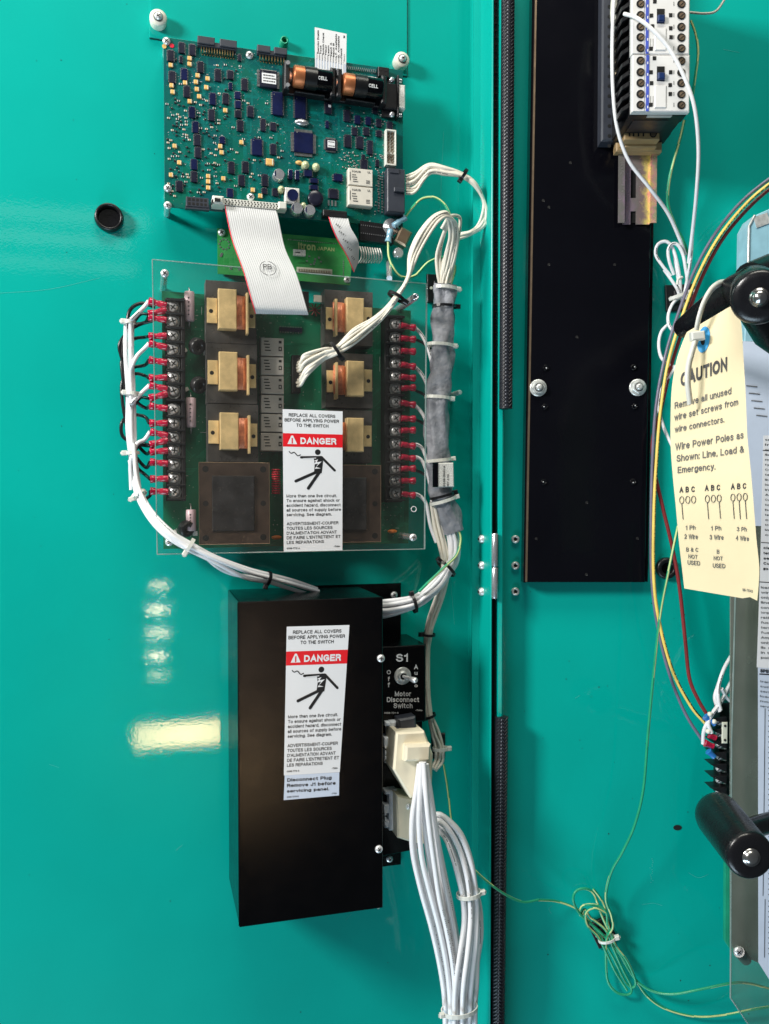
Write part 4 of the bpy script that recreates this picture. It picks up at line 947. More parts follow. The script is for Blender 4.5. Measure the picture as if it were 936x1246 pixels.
# resistors, chokes, sparks
def resistor(x, y, l, w_=.0055):
    c = A.at(x, y, T2+.008); L_ = A.px(l, x, y, T2+.008); m = MB(); m.lathe((c.x, c.y-L_/2, c.z), [(w_*.85, 0), (w_, .001), (w_, L_-.001), (w_*.85, L_)], 14, axis=(0, 1, 0))
    p_ = part('resistor', m, 'resistor', rb); m = MB(); m.tube([Vector((c.x, c.y-L_/2-.006, T2)), Vector((c.x, c.y-L_/2-.003, c.z)), Vector((c.x, c.y-L_/2, c.z))], .0008, 6); m.tube([Vector((c.x, c.y+L_/2+.006, T2)), Vector((c.x, c.y+L_/2+.003, c.z)), Vector((c.x, c.y+L_/2, c.z))], .0008, 6)
    for k in range(5): m.box((c.x-.001, c.y-L_*.3+k*L_*.14, c.z+w_), (.0016, .0012, .0003), 1, rot=.4)
    part('lead', m, ['pin', 'ink'], p_)
resistor(230.5, 373, 36); resistor(232.5, 502, 36); resistor(232.5, 633, 26)
for x, y in ((239.5, 421), (241.5, 468.5), (226.5, 643)):
    c = A.at(x, y, T2+.01); m = MB(); ax_ = Vector((.55, -.35, .75)).normalized(); m.lathe(c-ax_*.004, [(.0045, 0), (.0088, .0006), (.0092, .002), (.0092, .007), (.0086, .0085), (.0042, .0088), (.0038, .004)], 20, axis=ax_)
    for k in range(12): pass
    part('choke', m, 'ferrite', rb)
    m = MB(); m.box((c.x-.012, c.y-.004, T2+.002), (.004, .004, .004), rot=.5); m.box((c.x+.010, c.y-.006, T2+.002), (.005, .005, .004)); part('clip', m, 'passive', rb)
m = MB(); c = A.at(336, 588, T2+.012)
for k in range(11): m.lathe((c.x, c.y+.014-k*.0026, c.z), [(.0045, 0), (.0056, .0009), (.0045, .0018)], 12, axis=(0, 1, 0))
part('red_coil', m, 'red_part', rb)
for x, y in ((337, 654), (478, 646.5)):
    c = A.at(x, y, T2+.006); m = MB(); m.blob((c.x, c.y, T2+.004), .006, .0024, .003); part('orange_component', m, 'orange', rb)
m = MB(); c = A.at(383, 377, T2+.003)
for k in range(9): a_ = k*.7; m.tube([c, c+Vector((.0075*math.cos(a_), .0075*math.sin(a_), .002))], .0006, 4)
part('heat_star', m, 'wire_red', rb)
m = MB(); u, v, su, sv = A.rect(370, 368, 12, 27, T2+.01); m.box((u, v, T2+.005), (su, sv, .010), 0); u, v, su, sv = A.rect(388, 363.5, 12, 8, T2+.01); m.box((u, v, T2+.009), (su, sv, .004), 1); part('power_transistor', m, ['ferrite', 'relay'], rb)
m = MB(); u, v, su, sv = A.rect(354, 401, 28, 7, T2+.002); m.box((u, v, T2+.001), (su, sv*.7, .002), 0)
for k in range(9):
    for s_ in (-.45, .45): m.box((u-su*.45+su*.9*k/8, v+s_*sv, T2+.001), (.001, .0016, .001), 1)
part('chip', m, ['chip', 'pin'], rb)
# connector at the centre for the white wires
u, v, su, sv = A.rect(361, 455, 10, 46, T2+.01); m = MB(); m.box((u, v, T2+.005), (su, sv, .010), ch=.0006); part('wire_connector', m, 'black_plastic', rb)
# terminal strips
TZ = T2+.012
SCR_T = screw_mb(.0058, .003).mesh('screw', ['steel', 'hole'])
LT = [374, 390.8, 408.3, 425, 442.4, 459, 475.6, 498.5, 515, 532, 548, 565, 582, 598.6]
RT = [394.6, 411, 426.4, 442.3, 457.7, 473, 489, 508.7, 524, 539.7, 555, 570, 584.8, 600]
def strip(ys, xf, sg):
    u0, v0, su, sv = A.rect(xf(ys[0])+sg*3, (ys[0]+ys[-1])/2, 24, ys[-1]-ys[0]+22, TZ)
    m = MB(); m.box((u0, v0, (T2+TZ)/2-.002), (su, sv, TZ-T2-.004)); m.box((u0+sg*su*.40, v0, (T2+TZ)/2+.002), (su*.2, sv, TZ-T2+.006), ch=.0008)
    ts = part('terminal_strip', m, 'black_plastic', rb)
    mb = MB(); mb.box((0, 0, .003), (su*.92, .0022, .013), ch=.0006); me = mb.mesh('barrier', ['black_plastic'])
    yy = [ys[0]-8.3]+[(a_+b_)/2 for a_, b_ in zip(ys, ys[1:])]+[ys[-1]+8.3]
    for y in yy: c = A.at(xf(y), y, TZ); inst('barrier', me, ts, (c.x+sg*.002, c.y, TZ-.002))
    for y in ys:
        c = A.at(xf(y), y, TZ+.002); inst('screw', SCR_T, ts, (c.x, c.y, TZ+.0008), R.random()*3)
        m = MB(); m.box((c.x, c.y, TZ-.0006), (.012, .0115, .0016)); part('clamp_plate', m, 'zinc', ts)
lx = lambda y: 210.5+(y-374)*.010; rx = lambda y: 481.8
strip(LT, lx, 1); strip(RT, rx, -1)
# ------------------------------------------------------------------ wire helpers
def crimp(par, F, x, y, sg, mt='crimp', h=TZ, n_=1, ang=0.0, L_=.020):
    c = F.at(x, y, h+.003); d = Vector((math.cos(ang)*sg, math.sin(ang), -.05)).normalized()
    m = MB(F); s0 = c+d*.0065; m.lathe(s0, [(.0034, 0), (.0037, .001), (.0036, L_*.42), (.0030, L_*.46), (.0031, L_*.62), (.0040, L_*.70), (.0044, L_*.93), (.0040, L_*.95), (.002, L_*.8)], 12, axis=d)
    p_ = part('crimp_sleeve', m, mt, par); m = MB(F); m.lathe((c.x, c.y, h+.0002), [(.0072, 0), (.0072, .0007)], 16); m.box((c.x+sg*.0075, c.y+math.sin(ang)*.004, h+.0006), (.006, .0045, .0014), rot=ang*sg); part('ring_lug', m, 'zinc', p_)
    return s0+d*L_*.95
def cable(par, F, pts, r, mt, name='wire', seg=8, sub=6, h=None, start=None):
    P = [F.at(p[0], p[1], p[2] if len(p) > 2 else h) for p in pts]
    if start is not None: P = [start]+P
    P = spline(P, sub); m = MB(F)
    if mt == 'wire_ground': m.tube(P, r, 10, stripe=((0, 1), .12)); return part(name, m, ['wire_green2', 'wire_lime'], par)
    m.tube(P, r, seg)
    if mt in ('wire_white', 'wire_bright') and len(P) > 24 and R.random() < .55:
        i0 = R.randint(4, len(P)-14); n_ = R.randint(6, 12)
        for i in range(i0, min(len(P)-2, i0+n_)):
            for q_ in range(3):
                if R.random() < .75:
                    p = P[i].lerp(P[i+1], q_/3); d = (P[i+1]-P[i]).normalized(); up = (Vector((0, 0, 1))-d*d.z).normalized(); sd_ = d.cross(up); c_ = p+up*r*1.03; a_, b_ = d*.0005, sd_*.0004
                    m.add([c_-a_-b_, c_+a_-b_, c_+a_+b_, c_-a_+b_], [(0, 1, 2, 3)], 1)
    return part(name, m, [mt, 'ink_grey'], par)
def tie(par, F, p, q_, rx, ry, mt='tie_white', head=1, wd=.0036, name='cable_tie', tail=None):
    """band at pixel p, bundle runs toward pixel q_"""
    a = F.at(*p); b = F.at(*q_); ax = (b-a).normalized(); m = MB(F); m.ring(a, ax, rx, ry, wd, .0011, 20)
    side = ax.cross(Vector((0, 0, 1))).normalized()*head; e = a+side*(rx+.0015)+Vector((0, 0, ry*.35)); ang = math.atan2(side.y, side.x)
    m.box(tuple(e), (.0055, .0052, .0045), ch=.0008, rot=ang)
    if tail: m.box(tuple(e+side*tail/2), (tail, wd*.7, .0012), rot=ang)
    return part(name, m, mt, par)
def bundle(par, F, pts, n_, r, mt, spread, rnd=None, sub=6, name='wire', seg=7, tight=None, z_flat=.8):
    """n_ wires round one path; spread per control point (px offsets); wires keep their own place"""
    rn = random.Random(rnd or 1); offs = []
    if n_ == 1: offs = [(0, 0)]
    else:
        # hexagonal packing
        k = 0; ring_ = 1; offs = [(0, 0)]
        while len(offs) < n_:
            cnt = 6*ring_
            for j in range(cnt):
                if len(offs) < n_: offs.append((ring_*math.cos(2*math.pi*j/cnt+.3), ring_*math.sin(2*math.pi*j/cnt+.3)))
            ring_ += 1
        mx = sum(o_[0] for o_ in offs)/n_; my = sum(o_[1] for o_ in offs)/n_; offs = [(a_-mx, b_-my) for a_, b_ in offs]
    base = [F.at(*p) for p in pts]
    for (ox, oy) in offs:
        P = []
        for i, b in enumerate(base):
            t_ = (base[min(i+1, len(base)-1)]-base[max(i-1, 0)]).normalized(); sd = t_.cross(Vector((0, 0, 1))).normalized(); up = sd.cross(t_)
            s_ = spread[i] if isinstance(spread, (list, tuple)) else spread; jit = rn.uniform(-.25, .25)*s_
            P.append(b+sd*(ox*s_*r*2.05+jit*r*2)+up*(oy*s_**.6*r*2.0*z_flat))
        m = MB(F); m.tube(spline(P, sub), r, seg); part(name, m, mt, par)
RW = .0021
# ------------------------------------------------------------------ LEFT HARNESS
lh = thing('wire_harness', 'white and black wires bundled down the left edge of the clear cover', 'wires', A.at(160, 500, 0))
bp_ = [(158, 392, .034), (157, 430, .036), (160, 478, .037), (160, 520, .037), (161, 551, .037), (165, 580, .037), (171, 603, .052), (186, 628, .070), (206, 648, .082), (230, 664, .084), (262, 681, .082), (300, 697, .072), (330, 704, .062), (356, 712, .052), (385, 722, .040)]
bundle(lh, A, bp_, 3, .0024, 'wire_bright', [1.0, 1, 1, 1.1, 1, 1, 1, 1.2, 1.3, 1, 1.4, 1.7, 1.3, 1.6, 1.8], 4)
cable(lh, A, [(158, 560, .036), (165, 585, .040), (185, 622, .070), (215, 652, .083), (240, 668, .082), (262, 688, .074), (282, 698, .062), (305, 702, .055), (330, 706, .052)], .0022, 'wire_bright')
cable(lh, A, [(163, 540, .044), (166, 580, .050), (174, 606, .060), (194, 640, .080), (230, 668, .088)], .0022, 'wire_bright')
for i, y in enumerate(LT):
    white = i in (0, 3, 6, 9); ang = R.uniform(-.12, .16)
    e = crimp(lh, A, lx(y), y, -1, ang=ang if not white else .22)
    if i in (0, 6, 9):   # doubled crimps
        e2 = crimp(lh, A, lx(y), y+1.5, -1, ang=-.28, L_=.021)
        cable(lh, A, [(172, y+8, .028), (166, y+14, .03), (160, y+24, .032)], .0018, 'wire_black', start=e2)
    if white:
        yy = {0: 392, 3: 455, 6: 495, 9: 566}[i]
        cable(lh, A, [(176, y-1+(4 if i == 9 else 0), .036), (167, y+8, .040), (161, (y+yy)/2+5, .042), (159, yy, .040), (160, yy+30, .038)], .0022, 'wire_bright', start=e)
    else:
        j = i % 4
        if i in (1, 2, 3, 4): pts = [(176, y+2, .030), (160, y+6, .030), (149, y+22+j*3, .032), (149, y+45, .034), (154, y+75, .034), (159, y+105, .034)]
        elif i == 5: pts = [(176, y-2, .032), (164, y-4, .032), (158, y+6, .034), (158, y+30, .034)]
        elif i in (8, ): pts = [(176, y-8, .032), (160, y-10, .032), (149, y-2, .034), (148, y+12, .034), (154, y+20, .034), (170, y+26, .032), (186, y+28, .030)]
        elif i in (10, 11): pts = [(178, y+4, .030), (168, y-6, .030), (160, y-18, .032), (158, y-34, .034)]
        elif i == 12: pts = [(176, y-5, .030), (168, y-12, .032), (162, y-24, .034), (160, y-50, .034)]
        elif i == 13: pts = [(183, y+4, .036), (177, y+9, .040), (176, y+12, .044)]
        else: pts = [(178, y-2, .03), (168, y-8, .032), (160, y-20, .034), (158, y-50, .034)]
        cable(lh, A, pts, .0019, 'wire_black', start=e)
cable(lh, A, [(189, 374, .030), (172, 369, .030), (158, 378, .032), (154, 402, .034), (150, 420, .034), (151, 450, .034), (156, 476, .034)], .0020, 'wire_black')
cable(lh, A, [(187, 390, .034), (172, 394, .030), (158, 402, .032), (146, 418, .034), (148, 434, .034), (156, 456, .034), (158, 480, .034)], .0020, 'wire_black')
for p, q_, rx_, hd in (((158, 392, .036), (157, 420, .036), .0050, 1), ((161, 478.5, .038), (160, 500, .038), .0062, 1), ((161, 551, .038), (162, 570, .038), .0066, 1), ((169.5, 602, .052), (180, 620, .062), .0072, 1), ((231, 664, .084), (250, 675, .084), .0074, 1)):
    tie(lh, A, p, q_, rx_, .0058, head=hd, tail=.004)
tie(lh, A, (326, 704, .063), (345, 709, .056), .0072, .005, 'wire_black', head=1)
# ------------------------------------------------------------------ CLEAR COVER
HC = .072
cov = thing('clear_cover', 'clear plastic safety cover over the relay board with a white and red danger label', 'cover', A.at(350, 500, HC))
q = [A.at(x, y, HC+.0028) for x, y in ((185.5, 316), (519, 345.5), (516.5, 668), (191.5, 674.5))]
m = MB(); m.prism([(p.x, p.y) for p in q], HC, HC+.0028); part('sheet', m, 'acrylic', cov)
m = MB()
for k in range(4):
    a, b = q[k], q[(k+1) % 4]; 
    m.tube([Vector((a.x, a.y, HC+.0034)), Vector((b.x, b.y, HC+.0034))], .0006 if k != 1 else .0010, 5)
part('edge', m, 'clear_edge', cov)
for x, y in ((200.5, 332.5), (206, 659.5), (503, 654)):
    c = A.at(x, y, HC+.004); inst('screw', SCREW, cov, (c.x, c.y, HC+.0029), R.random()); m = MB(); m.cyl((c.x, c.y, 0.0), .0036, HC, 12, mi=0); part('standoff', m, 'alu', cov)
m = MB(); a = A.at(506, 361, HC+.018); m.lathe((a.x, a.y, .0), [(.0040, 0), (.0040, HC+.017), (.0034, HC+.018), (.0020, HC+.018), (.0018, HC+.012)], 14); part('standoff', m, 'alu', cov, label='bare aluminium standoff poking out of the cover at the top right')
m = MB(); a = A.at(563.5, 477.5, .03); m.lathe((A.at(549, 480, .0).x, a.y, 0.0), [(.003, 0), (.003, .03), (.0022, .031)], 10); solo('stud', m, 'zinc', 'threaded steel stud standing out of the door right of the grey sleeve', 'stud')
m = MB(); c = A.at(503.7, 619.5, HC+.0032)
for k in range(16):
    t0 = k*math.pi/8; t1 = (k+1)*math.pi/8; m.tube([c+Vector((.0030*math.cos(t0), .0030*math.sin(t0), 0)), c+Vector((.0030*math.cos(t1), .0030*math.sin(t1), 0))], .0004, 4, cap=False)
part('drilled_hole', m, 'label_white', cov)
# ------------------------------------------------------------------ DANGER LABEL
def danger(par, F, h, quad):
    Q = [F.at(x, y, h) for x, y in quad]; W_, H_ = 273.0, 652.0
    def at(x, y, dz=0.0):
        s_, t_ = x/W_, y/H_; p = Q[0].lerp(Q[1], s_).lerp(Q[3].lerp(Q[2], s_), t_); return Vector((p.x, p.y, h+dz))
    m = MB(F); m.prism([(at(*p).x, at(*p).y) for p in ((0, 0), (W_, 0), (W_, H_), (0, H_))], h, h+.0002); lb = part('danger_label', m, 'label_white', par)
    m = MB(F); Z = .00035
    def tx(s, cx, cy, w_, cap, bold=0.0, left=None, mi=0):
        x0_ = cx-w_/2 if left is None else left; text(m, s, lambda a_, b_: at(x0_+w_*a_, cy+cap/2-cap*b_, Z+(.0001 if mi else 0)), bold, mi)
    m.flat([at(0, 109), at(W_, 109), at(W_, 170), at(0, 170)], h+.0003, 1)
    tx('REPLACE ALL COVERS', 133, 25, 212, 15, .012); tx('BEFORE APPLYING POWER', 132, 48, 248, 15, .012); tx('TO THE SWITCH', 134, 71, 146, 15, .012)
    tx('DANGER', 162, 142, 166, 30, .035, mi=2)
    m.flat([at(20, 158), at(64, 158), at(46, 119), at(38, 119)], h+.00042, 2); tx('!', 42, 143, 6, 25, .03, mi=1)
    m.v[-len(glyphs('!', .03)[0]):] = [Vector((v.x, v.y, h+.0005)) for v in m.v[-len(glyphs('!', .03)[0]):]]
    K = 0
    def poly(p, k_=0): m.flat([at(*a_) for a_ in p], h+Z+.00002*k_, 0 if k_ < 9 else 3)
    def limb(p0, p1, w_, k_):
        d = (Vector(p1)-Vector(p0)).normalized(); n_ = Vector((-d.y, d.x))*w_/2; pts = []
        for j in range(7): a_ = math.pi/2+j*math.pi/6; v_ = Vector(p0)+Vector((d.x*math.cos(a_)-d.y*math.sin(a_), d.y*math.cos(a_)+d.x*math.sin(a_)))*w_/2; pts.append((v_.x, v_.y))
        for j in range(7): a_ = -math.pi/2+j*math.pi/6; v_ = Vector(p1)+Vector((d.x*math.cos(a_)-d.y*math.sin(a_), d.y*math.cos(a_)+d.x*math.sin(a_)))*w_/2; pts.append((v_.x, v_.y))
        poly(pts, k_)
    poly([(158+13*math.cos(k*.4), 193+13*math.sin(k*.4)) for k in range(16)])
    limb((82, 218), (175, 216), 11, 1); limb((178, 219), (236, 277), 11, 2)
    poly([(138, 213), (182, 213), (182, 240), (176, 290), (140, 290), (144, 250)], 3)
    limb((152, 285), (57, 327), 13, 4); limb((166, 284), (114, 360), 14, 5)
    m.flat([at(*p) for p in ((140, 233), (160, 226), (152, 240), (176, 236), (150, 262), (172, 268), (144, 270), (160, 246), (140, 250), (150, 236))], h+.00047, 2)
    m.flat([at(*p) for p in ((90, 222), (150, 219), (150, 222), (92, 225))], h+.00047, 2)
    wv = [(28+k*4.6, 192+5*math.sin(k*.95)-(0 if k < 6 else 0)+k*1.7) for k in range(12)]
    for k in range(11): limb(wv[k], wv[k+1], 4, k % 7)
    for k, (s, w_) in enumerate((('More than one live circuit.', 232), ('To ensure against shock or', 246), ('accident hazard, disconnect', 250), ('all sources of supply before', 252), ('servicing. See diagram.', 208))): tx(s, 0, 395+k*21.5, w_, 14, .008, left=14)
    for k, (s, w_) in enumerate((('ADVERTISSMENT-COUPER', 240), ('TOUTES LES SOURCES', 212), ("D'ALIMENTATION ADVANT", 232), ('DE FAIRE L\'ENTRETIENT ET', 250), ('LES REPARATIONS', 172))): tx(s, 0, 522+k*21.5, w_, 14, .010, left=14)
    tx('0098-7710 A', 0, 635, 60, 8, .01, left=14); tx('-TWH-', 0, 633, 30, 8, .03, left=232)
    part('printing', m, ['ink', 'label_red', 'label_white', 'label_white'], lb); return lb
danger(cov, A, HC+.003, ((344, 497.8), (417, 500.5), (416.7, 669.5), (345.4, 672)))
# ------------------------------------------------------------------ BLACK BOX
HX = .114
a = A.at(290, 732.6, HX); b = A.at(466, 1105, HX); c_ = A.at(289.6, 1129, HX)
x0, x1, yt = a.x, b.x, a.y; yb = c_.y
box = thing('black_box', 'black powder coated sheet metal cover with a danger label on the lower door half', 'box', ((x0+x1)/2, yb, 0))
m = MB(); tk = .0016
m.box(((x0+x1)/2, (yt+yb)/2, HX-tk/2), (x1-x0, yt-yb, tk), ch=.0015)
part('front', m, 'black_paint', box)
m = MB(); m.box((x0+tk/2, (yt+yb)/2, (HX-tk)/2), (tk, yt-yb-.001, HX-tk-.0004)); m.box((x0-.0003+tk*.5, (yt+yb)/2, HX-.0016), (tk*1.6, yt-yb-.002, .0012), ch=.0005); part('side_panel', m, 'black_paint', box)
m = MB(); m.box((x1-tk/2, (yt+yb)/2, (HX-tk)/2), (tk, yt-yb-.001, HX-tk-.0004)); part('side_panel', m, 'black_paint', box)
for y in (yt-tk/2, yb+tk/2):
    m = MB(); m.box(((x0+x1)/2, y, (HX-tk)/2), (x1-x0-2*tk-.0004, tk, HX-tk-.0004)); part('end_panel', m, 'black_paint', box)
def pos(F, x, y, h): c = F.at(x, y, h); return (c.x, c.y, c.z)
for x, y, h in ((463.5, 801, HX), (461, 1033, HX)): inst('screw', SCREW, box, pos(A, x, y, h), R.random())
m = MB(); c = A.at(467.5, 1100, .09); m.lathe((x1, c.y, .09), [(.0042, 0), (.0042, .0018), (.003, .0034)], 12, axis=(1, 0, 0)); part('side_screw', m, 'zinc', box)
danger(box, A, HX+.0003, ((349, 762.5), (425.3, 760.5), (413.5, 939.5), (345.5, 943.5)))
q = [A.at(x, y, HX+.0003) for x, y in ((346.6, 943.4), (413, 939.8), (412.6, 967.8), (345.3, 973.6))]
m = MB(); m.prism([(p.x, p.y) for p in q], HX+.0002, HX+.0004); lb = part('plug_label', m, 'label_blue', box); m = MB()
for s, x_, y_, x2, y2, cp in (('Disconnect Plug', 337, 204, 552, 192, 16), ('Remove J1 before', 336, 231, 572, 218, 16), ('servicing panel.', 335, 257, 540, 245, 14), ('0098-7278 B', 336, 282, 392, 278, 7), ('-TWH-', 552, 265, 578, 263, 7)):
    f_ = lambda x, y: (265+x/3.983, 900+y/3.983); g0, g1 = f_(x_, y_), f_(x2, y2); tline(m, A, s, *g0, *g1, cp/3.983, HX+.0006, .02)
part('printing', m, 'ink', lb)
# backing bracket visible right of the box
m = MB(); a = A.at(439, 711, .004); b = A.at(488, 1052, .004); m.box(((a.x+b.x)/2-.03, (a.y+b.y)/2, .003), (b.x-a.x+.06, a.y-b.y, .003), ch=.0008)
br = solo('mounting_bracket', m, 'black_paint', 'flat black steel bracket behind the black box, with a screw near its top right corner', 'bracket'); inst('screw', SCREW, br, pos(A, 479.7, 723.8, .0045)); inst('screw', SCREW, br, pos(A, 474, 1045, .0045))
# ------------------------------------------------------------------ SWITCH HOUSING
c9 = crop(440, 740, 5.6625); HS = .078
a = A.at(468, 787, HS); b = A.at(518, 1036, HS)
sw = thing('switch_housing', 'narrow black switch box lettered S1 Motor Disconnect Switch beside the black box', 'switch', ((a.x+b.x)/2, b.y, 0))
ym = A.at(490, 880, HS).y
m = MB(); m.box(((x1+b.x)/2+.0006, (a.y+ym)/2, HS/2+.002), (b.x-x1-.001, a.y-ym, HS-.004), ch=.0012)
m.prism([(x1+.001, A.at(480, 1041, HS-.012).y), (b.x, A.at(500, 1034, HS-.012).y), (b.x, ym-.0004), (x1+.001, ym-.0004)], .006, HS-.012, ch=.0008)
part('housing', m, 'black_paint', sw)
c = A.at(*c9(286, 468), HS+.002); m = MB(); m.lathe((c.x, c.y, HS-.0001), [(.0098, 0), (.0098, .0012), (.0092, .0016), (.0064, .0016)], 24); m.lathe((c.x, c.y, HS), [(.0060, 0), (.0060, .0042), (.0052, .0052), (.0040, .0052), (.0038, .002)], 20); m.cyl((c.x, c.y, HS+.001), .0039, .0012, 14, mi=1)
part('bezel', m, ['zinc', 'hole'], sw)
e = A.at(*c9(378, 500), HS+.022); m = MB(); s0 = Vector((c.x, c.y, HS+.003)); m.tube([s0, s0.lerp(e, .4), s0.lerp(e, .75), s0.lerp(e, .92), e], .002, 12, rr=[.0018, .0022, .0030, .0034, .0022]); part('toggle', m, 'steel', sw)
m = MB(); Z = HS+.0003-.0002
def t9(s, cx, cy, w_, cap, bold=.02): x_, y_ = c9(cx-w_/2, cy+cap/2); x2, y2 = c9(cx+w_/2, cy+cap/2); tline(m, A, s, x_, y_, x2, y2, cap/5.66, Z, bold)
t9('S1', 278, 342, 84, 54, .02); t9('O', 188, 441, 28, 30); t9('f', 188, 487, 14, 32); t9('f', 188, 528, 14, 32)
for s, y, w_, cp in (('A', 405, 28, 32), ('u', 447, 22, 26), ('t', 490, 14, 26), ('o', 533, 24, 24)): t9(s, 376, y, w_, cp)
t9('Motor', 286, 590, 112, 34); t9('Disconnect', 286, 630, 222, 34); t9('Switch', 286, 672, 132, 34); t9('0098-7911 B', 206, 722, 98, 12, .01); t9('-TWH-', 397, 704, 50, 10, .03)
part('lettering', m, 'ink_white', sw)
# plugs -------------------------------------------------------------
def plug(lab, poly, h0, h1, lx0, ly0, lx1, ly1, screw_xy, clip=None):
    P = [A.at(x, y, h1) for x, y in poly]; t = thing('plug', lab, 'plug', P[0], A, 'beige plugs under the motor switch')
    m = MB(); m.prism([(p.x, p.y) for p in P], h0, h1, ch=.0022); part('shell', m, 'beige', t)
    c = A.at(*screw_xy, h1); m = MB(); m.lathe((c.x, c.y, h1-.0002), [(.0042, 0), (.0042, .0008), (.003, .0009)], 16, sx=.75); m.blob((c.x, c.y, h1+.0008), .0018, .0030, .0012, mi=1, half=True); part('screw', m, ['nylon', 'steel'], t)
    a = A.at(lx0, ly0, h0+.012); b = A.at(lx1, ly1, h0+.012); H = a.y-b.y; W_ = b.x-a.x
    m = MB(); m.box(((a.x+b.x)/2+.002, (a.y+b.y)/2, h0+.001), (W_*.6, H, .024), ch=.002); m.box((a.x+W_*.2, (a.y+b.y)/2+H*.02, h0+.001), (W_*.5, H*.22, .018), ch=.001)
    m.box((a.x+W_*.3, b.y+H*.14, h0+.001), (W_*.5, H*.2, .016), ch=.002); m.box((a.x+W_*.4, a.y-H*.06, h0+.004), (W_*.8, H*.10, .016), ch=.002)
    for k in range(3): m.box((a.x+W_*.05, b.y+H*(.18+.12*k), h0+.006), (.0016, H*.07, .010))
    part('latch', m, 'cool_white', t)
    return t, P
plug_poly1 = [(483, 892), (517, 890), (527.5, 918), (526, 958), (515, 970), (500, 972), (479, 937)]
p1_, P = plug('upper beige plug with white wires, tilted, directly below the motor switch', plug_poly1, .072, .112, 469, 878, 484, 931, (495, 919))
m = MB(); a = A.at(483, 874, .086); b = A.at(507, 886, .095); m.box(((a.x+b.x)/2, (a.y+b.y)/2, .086), (b.x-a.x, a.y-b.y+.004, .018), ch=.002, rot=.1); m.box((a.x-.0012, (P[0].y+P[-1].y)/2, .084), (.0030, .040, .024), ch=.001); part('clip', m, 'grey_plastic', p1_)
m = MB(); a = A.at(505, 914, .122); m.box((a.x+.004, a.y-.003, .115), (.029, .018, .012), ch=.0025, rot=-.05); part('strain_relief', m, 'beige', p1_)
p2_, P = plug('lower beige plug half hidden behind the white wires', [(483, 968), (504, 972), (520, 985), (520, 1028), (503, 1026), (484, 1020)], .066, .096, 469, 962, 484, 1010, (497, 981))
# ------------------------------------------------------------------ BOTTOM HARNESS
bh = thing('wire_harness', 'thick bundle of bright white wires dropping from the beige plugs, tied twice', 'wires', A.at(545, 1150, 0))
c4 = crop(440, 930, 3.944)
sets = [  # pixel tracks in crop 4 coordinates
 [(278, 0, .120), (262, 130, .118), (243, 260, .115), (246, 420, .112), (285, 600, .108), (335, 780, .104), (375, 960, .1), (398, 1120, .096), (402, 1290, .09)],
 [(284, 0, .124), (270, 140, .122), (256, 280, .12), (262, 430, .117), (300, 590, .113), (350, 770, .108), (392, 960, .104), (410, 1120, .1), (414, 1290, .094)],
 [(288, -10, .126), (280, 140, .126), (276, 290, .124), (290, 450, .12), (325, 600, .116), (372, 780, .112), (408, 960, .108), (424, 1120, .104), (427, 1290, .098)],
 [(292, -10, .128), (298, 150, .128), (310, 320, .126), (330, 470, .122), (352, 620, .118), (392, 790, .114), (424, 960, .11), (437, 1120, .106), (440, 1290, .1)],
 [(298, -10, .128), (310, 150, .13), (328, 320, .128), (350, 480, .124), (374, 640, .12), (410, 800, .116), (438, 960, .112), (450, 1120, .107), (452, 1290, .102)],
 [(304, -10, .126), (322, 150, .128), (344, 320, .126), (368, 480, .122), (398, 660, .118), (432, 820, .114), (452, 970, .11), (463, 1120, .105), (465, 1290, .1)],
 [(310, 0, .122), (334, 160, .122), (360, 330, .12), (385, 500, .116), (420, 680, .112), (450, 840, .108), (466, 980, .106), (476, 1120, .102), (478, 1290, .098)],
 [(316, 10, .118), (345, 200, .116), (372, 370, .112), (402, 520, .108), (440, 700, .104), (468, 860, .1), (480, 1000, .1), (490, 1120, .098), (492, 1290, .094)],
 [(340, 290, .09), (400, 350, .098), (440, 450, .104), (470, 560, .108), (486, 640, .108), (492, 760, .11), (468, 930, .114), (452, 1050, .112), (446, 1150, .110), (446, 1290, .105)],
 [(340, 280, .09), (400, 320, .1), (450, 420, .106), (488, 540, .11), (502, 640, .11), (506, 760, .112), (486, 920, .116), (470, 1050, .114), (464, 1150, .110), (464, 1290, .106)],
 [(335, 262, .09), (400, 290, .1), (462, 390, .106), (500, 510, .112), (518, 620, .112), (524, 740, .112), (510, 900, .116), (492, 1040, .114), (484, 1150, .110), (484, 1290, .106)],
 [(340, 250, .09), (395, 262, .1), (465, 350, .108), (512, 480, .112), (534, 600, .112), (540, 720, .112), (530, 880, .114), (512, 1030, .112), (502, 1150, .11), (502, 1290, .106)],
 [(345, 240, .086), (390, 248, .096), (470, 330, .106), (522, 460, .110), (546, 590, .110), (553, 700, .108), (548, 860, .110), (530, 1030, .108), (520, 1150, .106), (518, 1290, .102)],
 [(345, 235, .08), (400, 250, .09), (480, 330, .1), (530, 460, .104), (552, 590, .104), (574, 700, .102), (578, 820, .102), (564, 920, .102), (545, 1050, .102), (536, 1150, .1), (534, 1290, .098)],
 [(350, 240, .078), (400, 262, .086), (484, 350, .096), (528, 480, .1), (545, 600, .1), (562, 720, .098), (566, 830, .096), (556, 930, .096), (552, 1050, .098), (545, 1150, .096), (544, 1290, .094)],
 [(330, 230, .09), (350, 340, .1), (375, 450, .1), (400, 580, .1), (432, 720, .1), (470, 880, .1), (500, 1000, .1), (510, 1120, .1), (512, 1290, .098)],
]
for k_, tr in enumerate(sets): cable(bh, A, [(*c4(x-(5 if k_ % 2 else 0), y), h+(-.0065 if k_ % 2 else .002)+R.uniform(-.001, .001)) for x, y, h in tr], .0030, 'wire_bright')
tie(bh, A, (*c4(516, 622), .108), (*c4(526, 740), .108), .0135, .010, head=-1, wd=.0042, tail=.004)
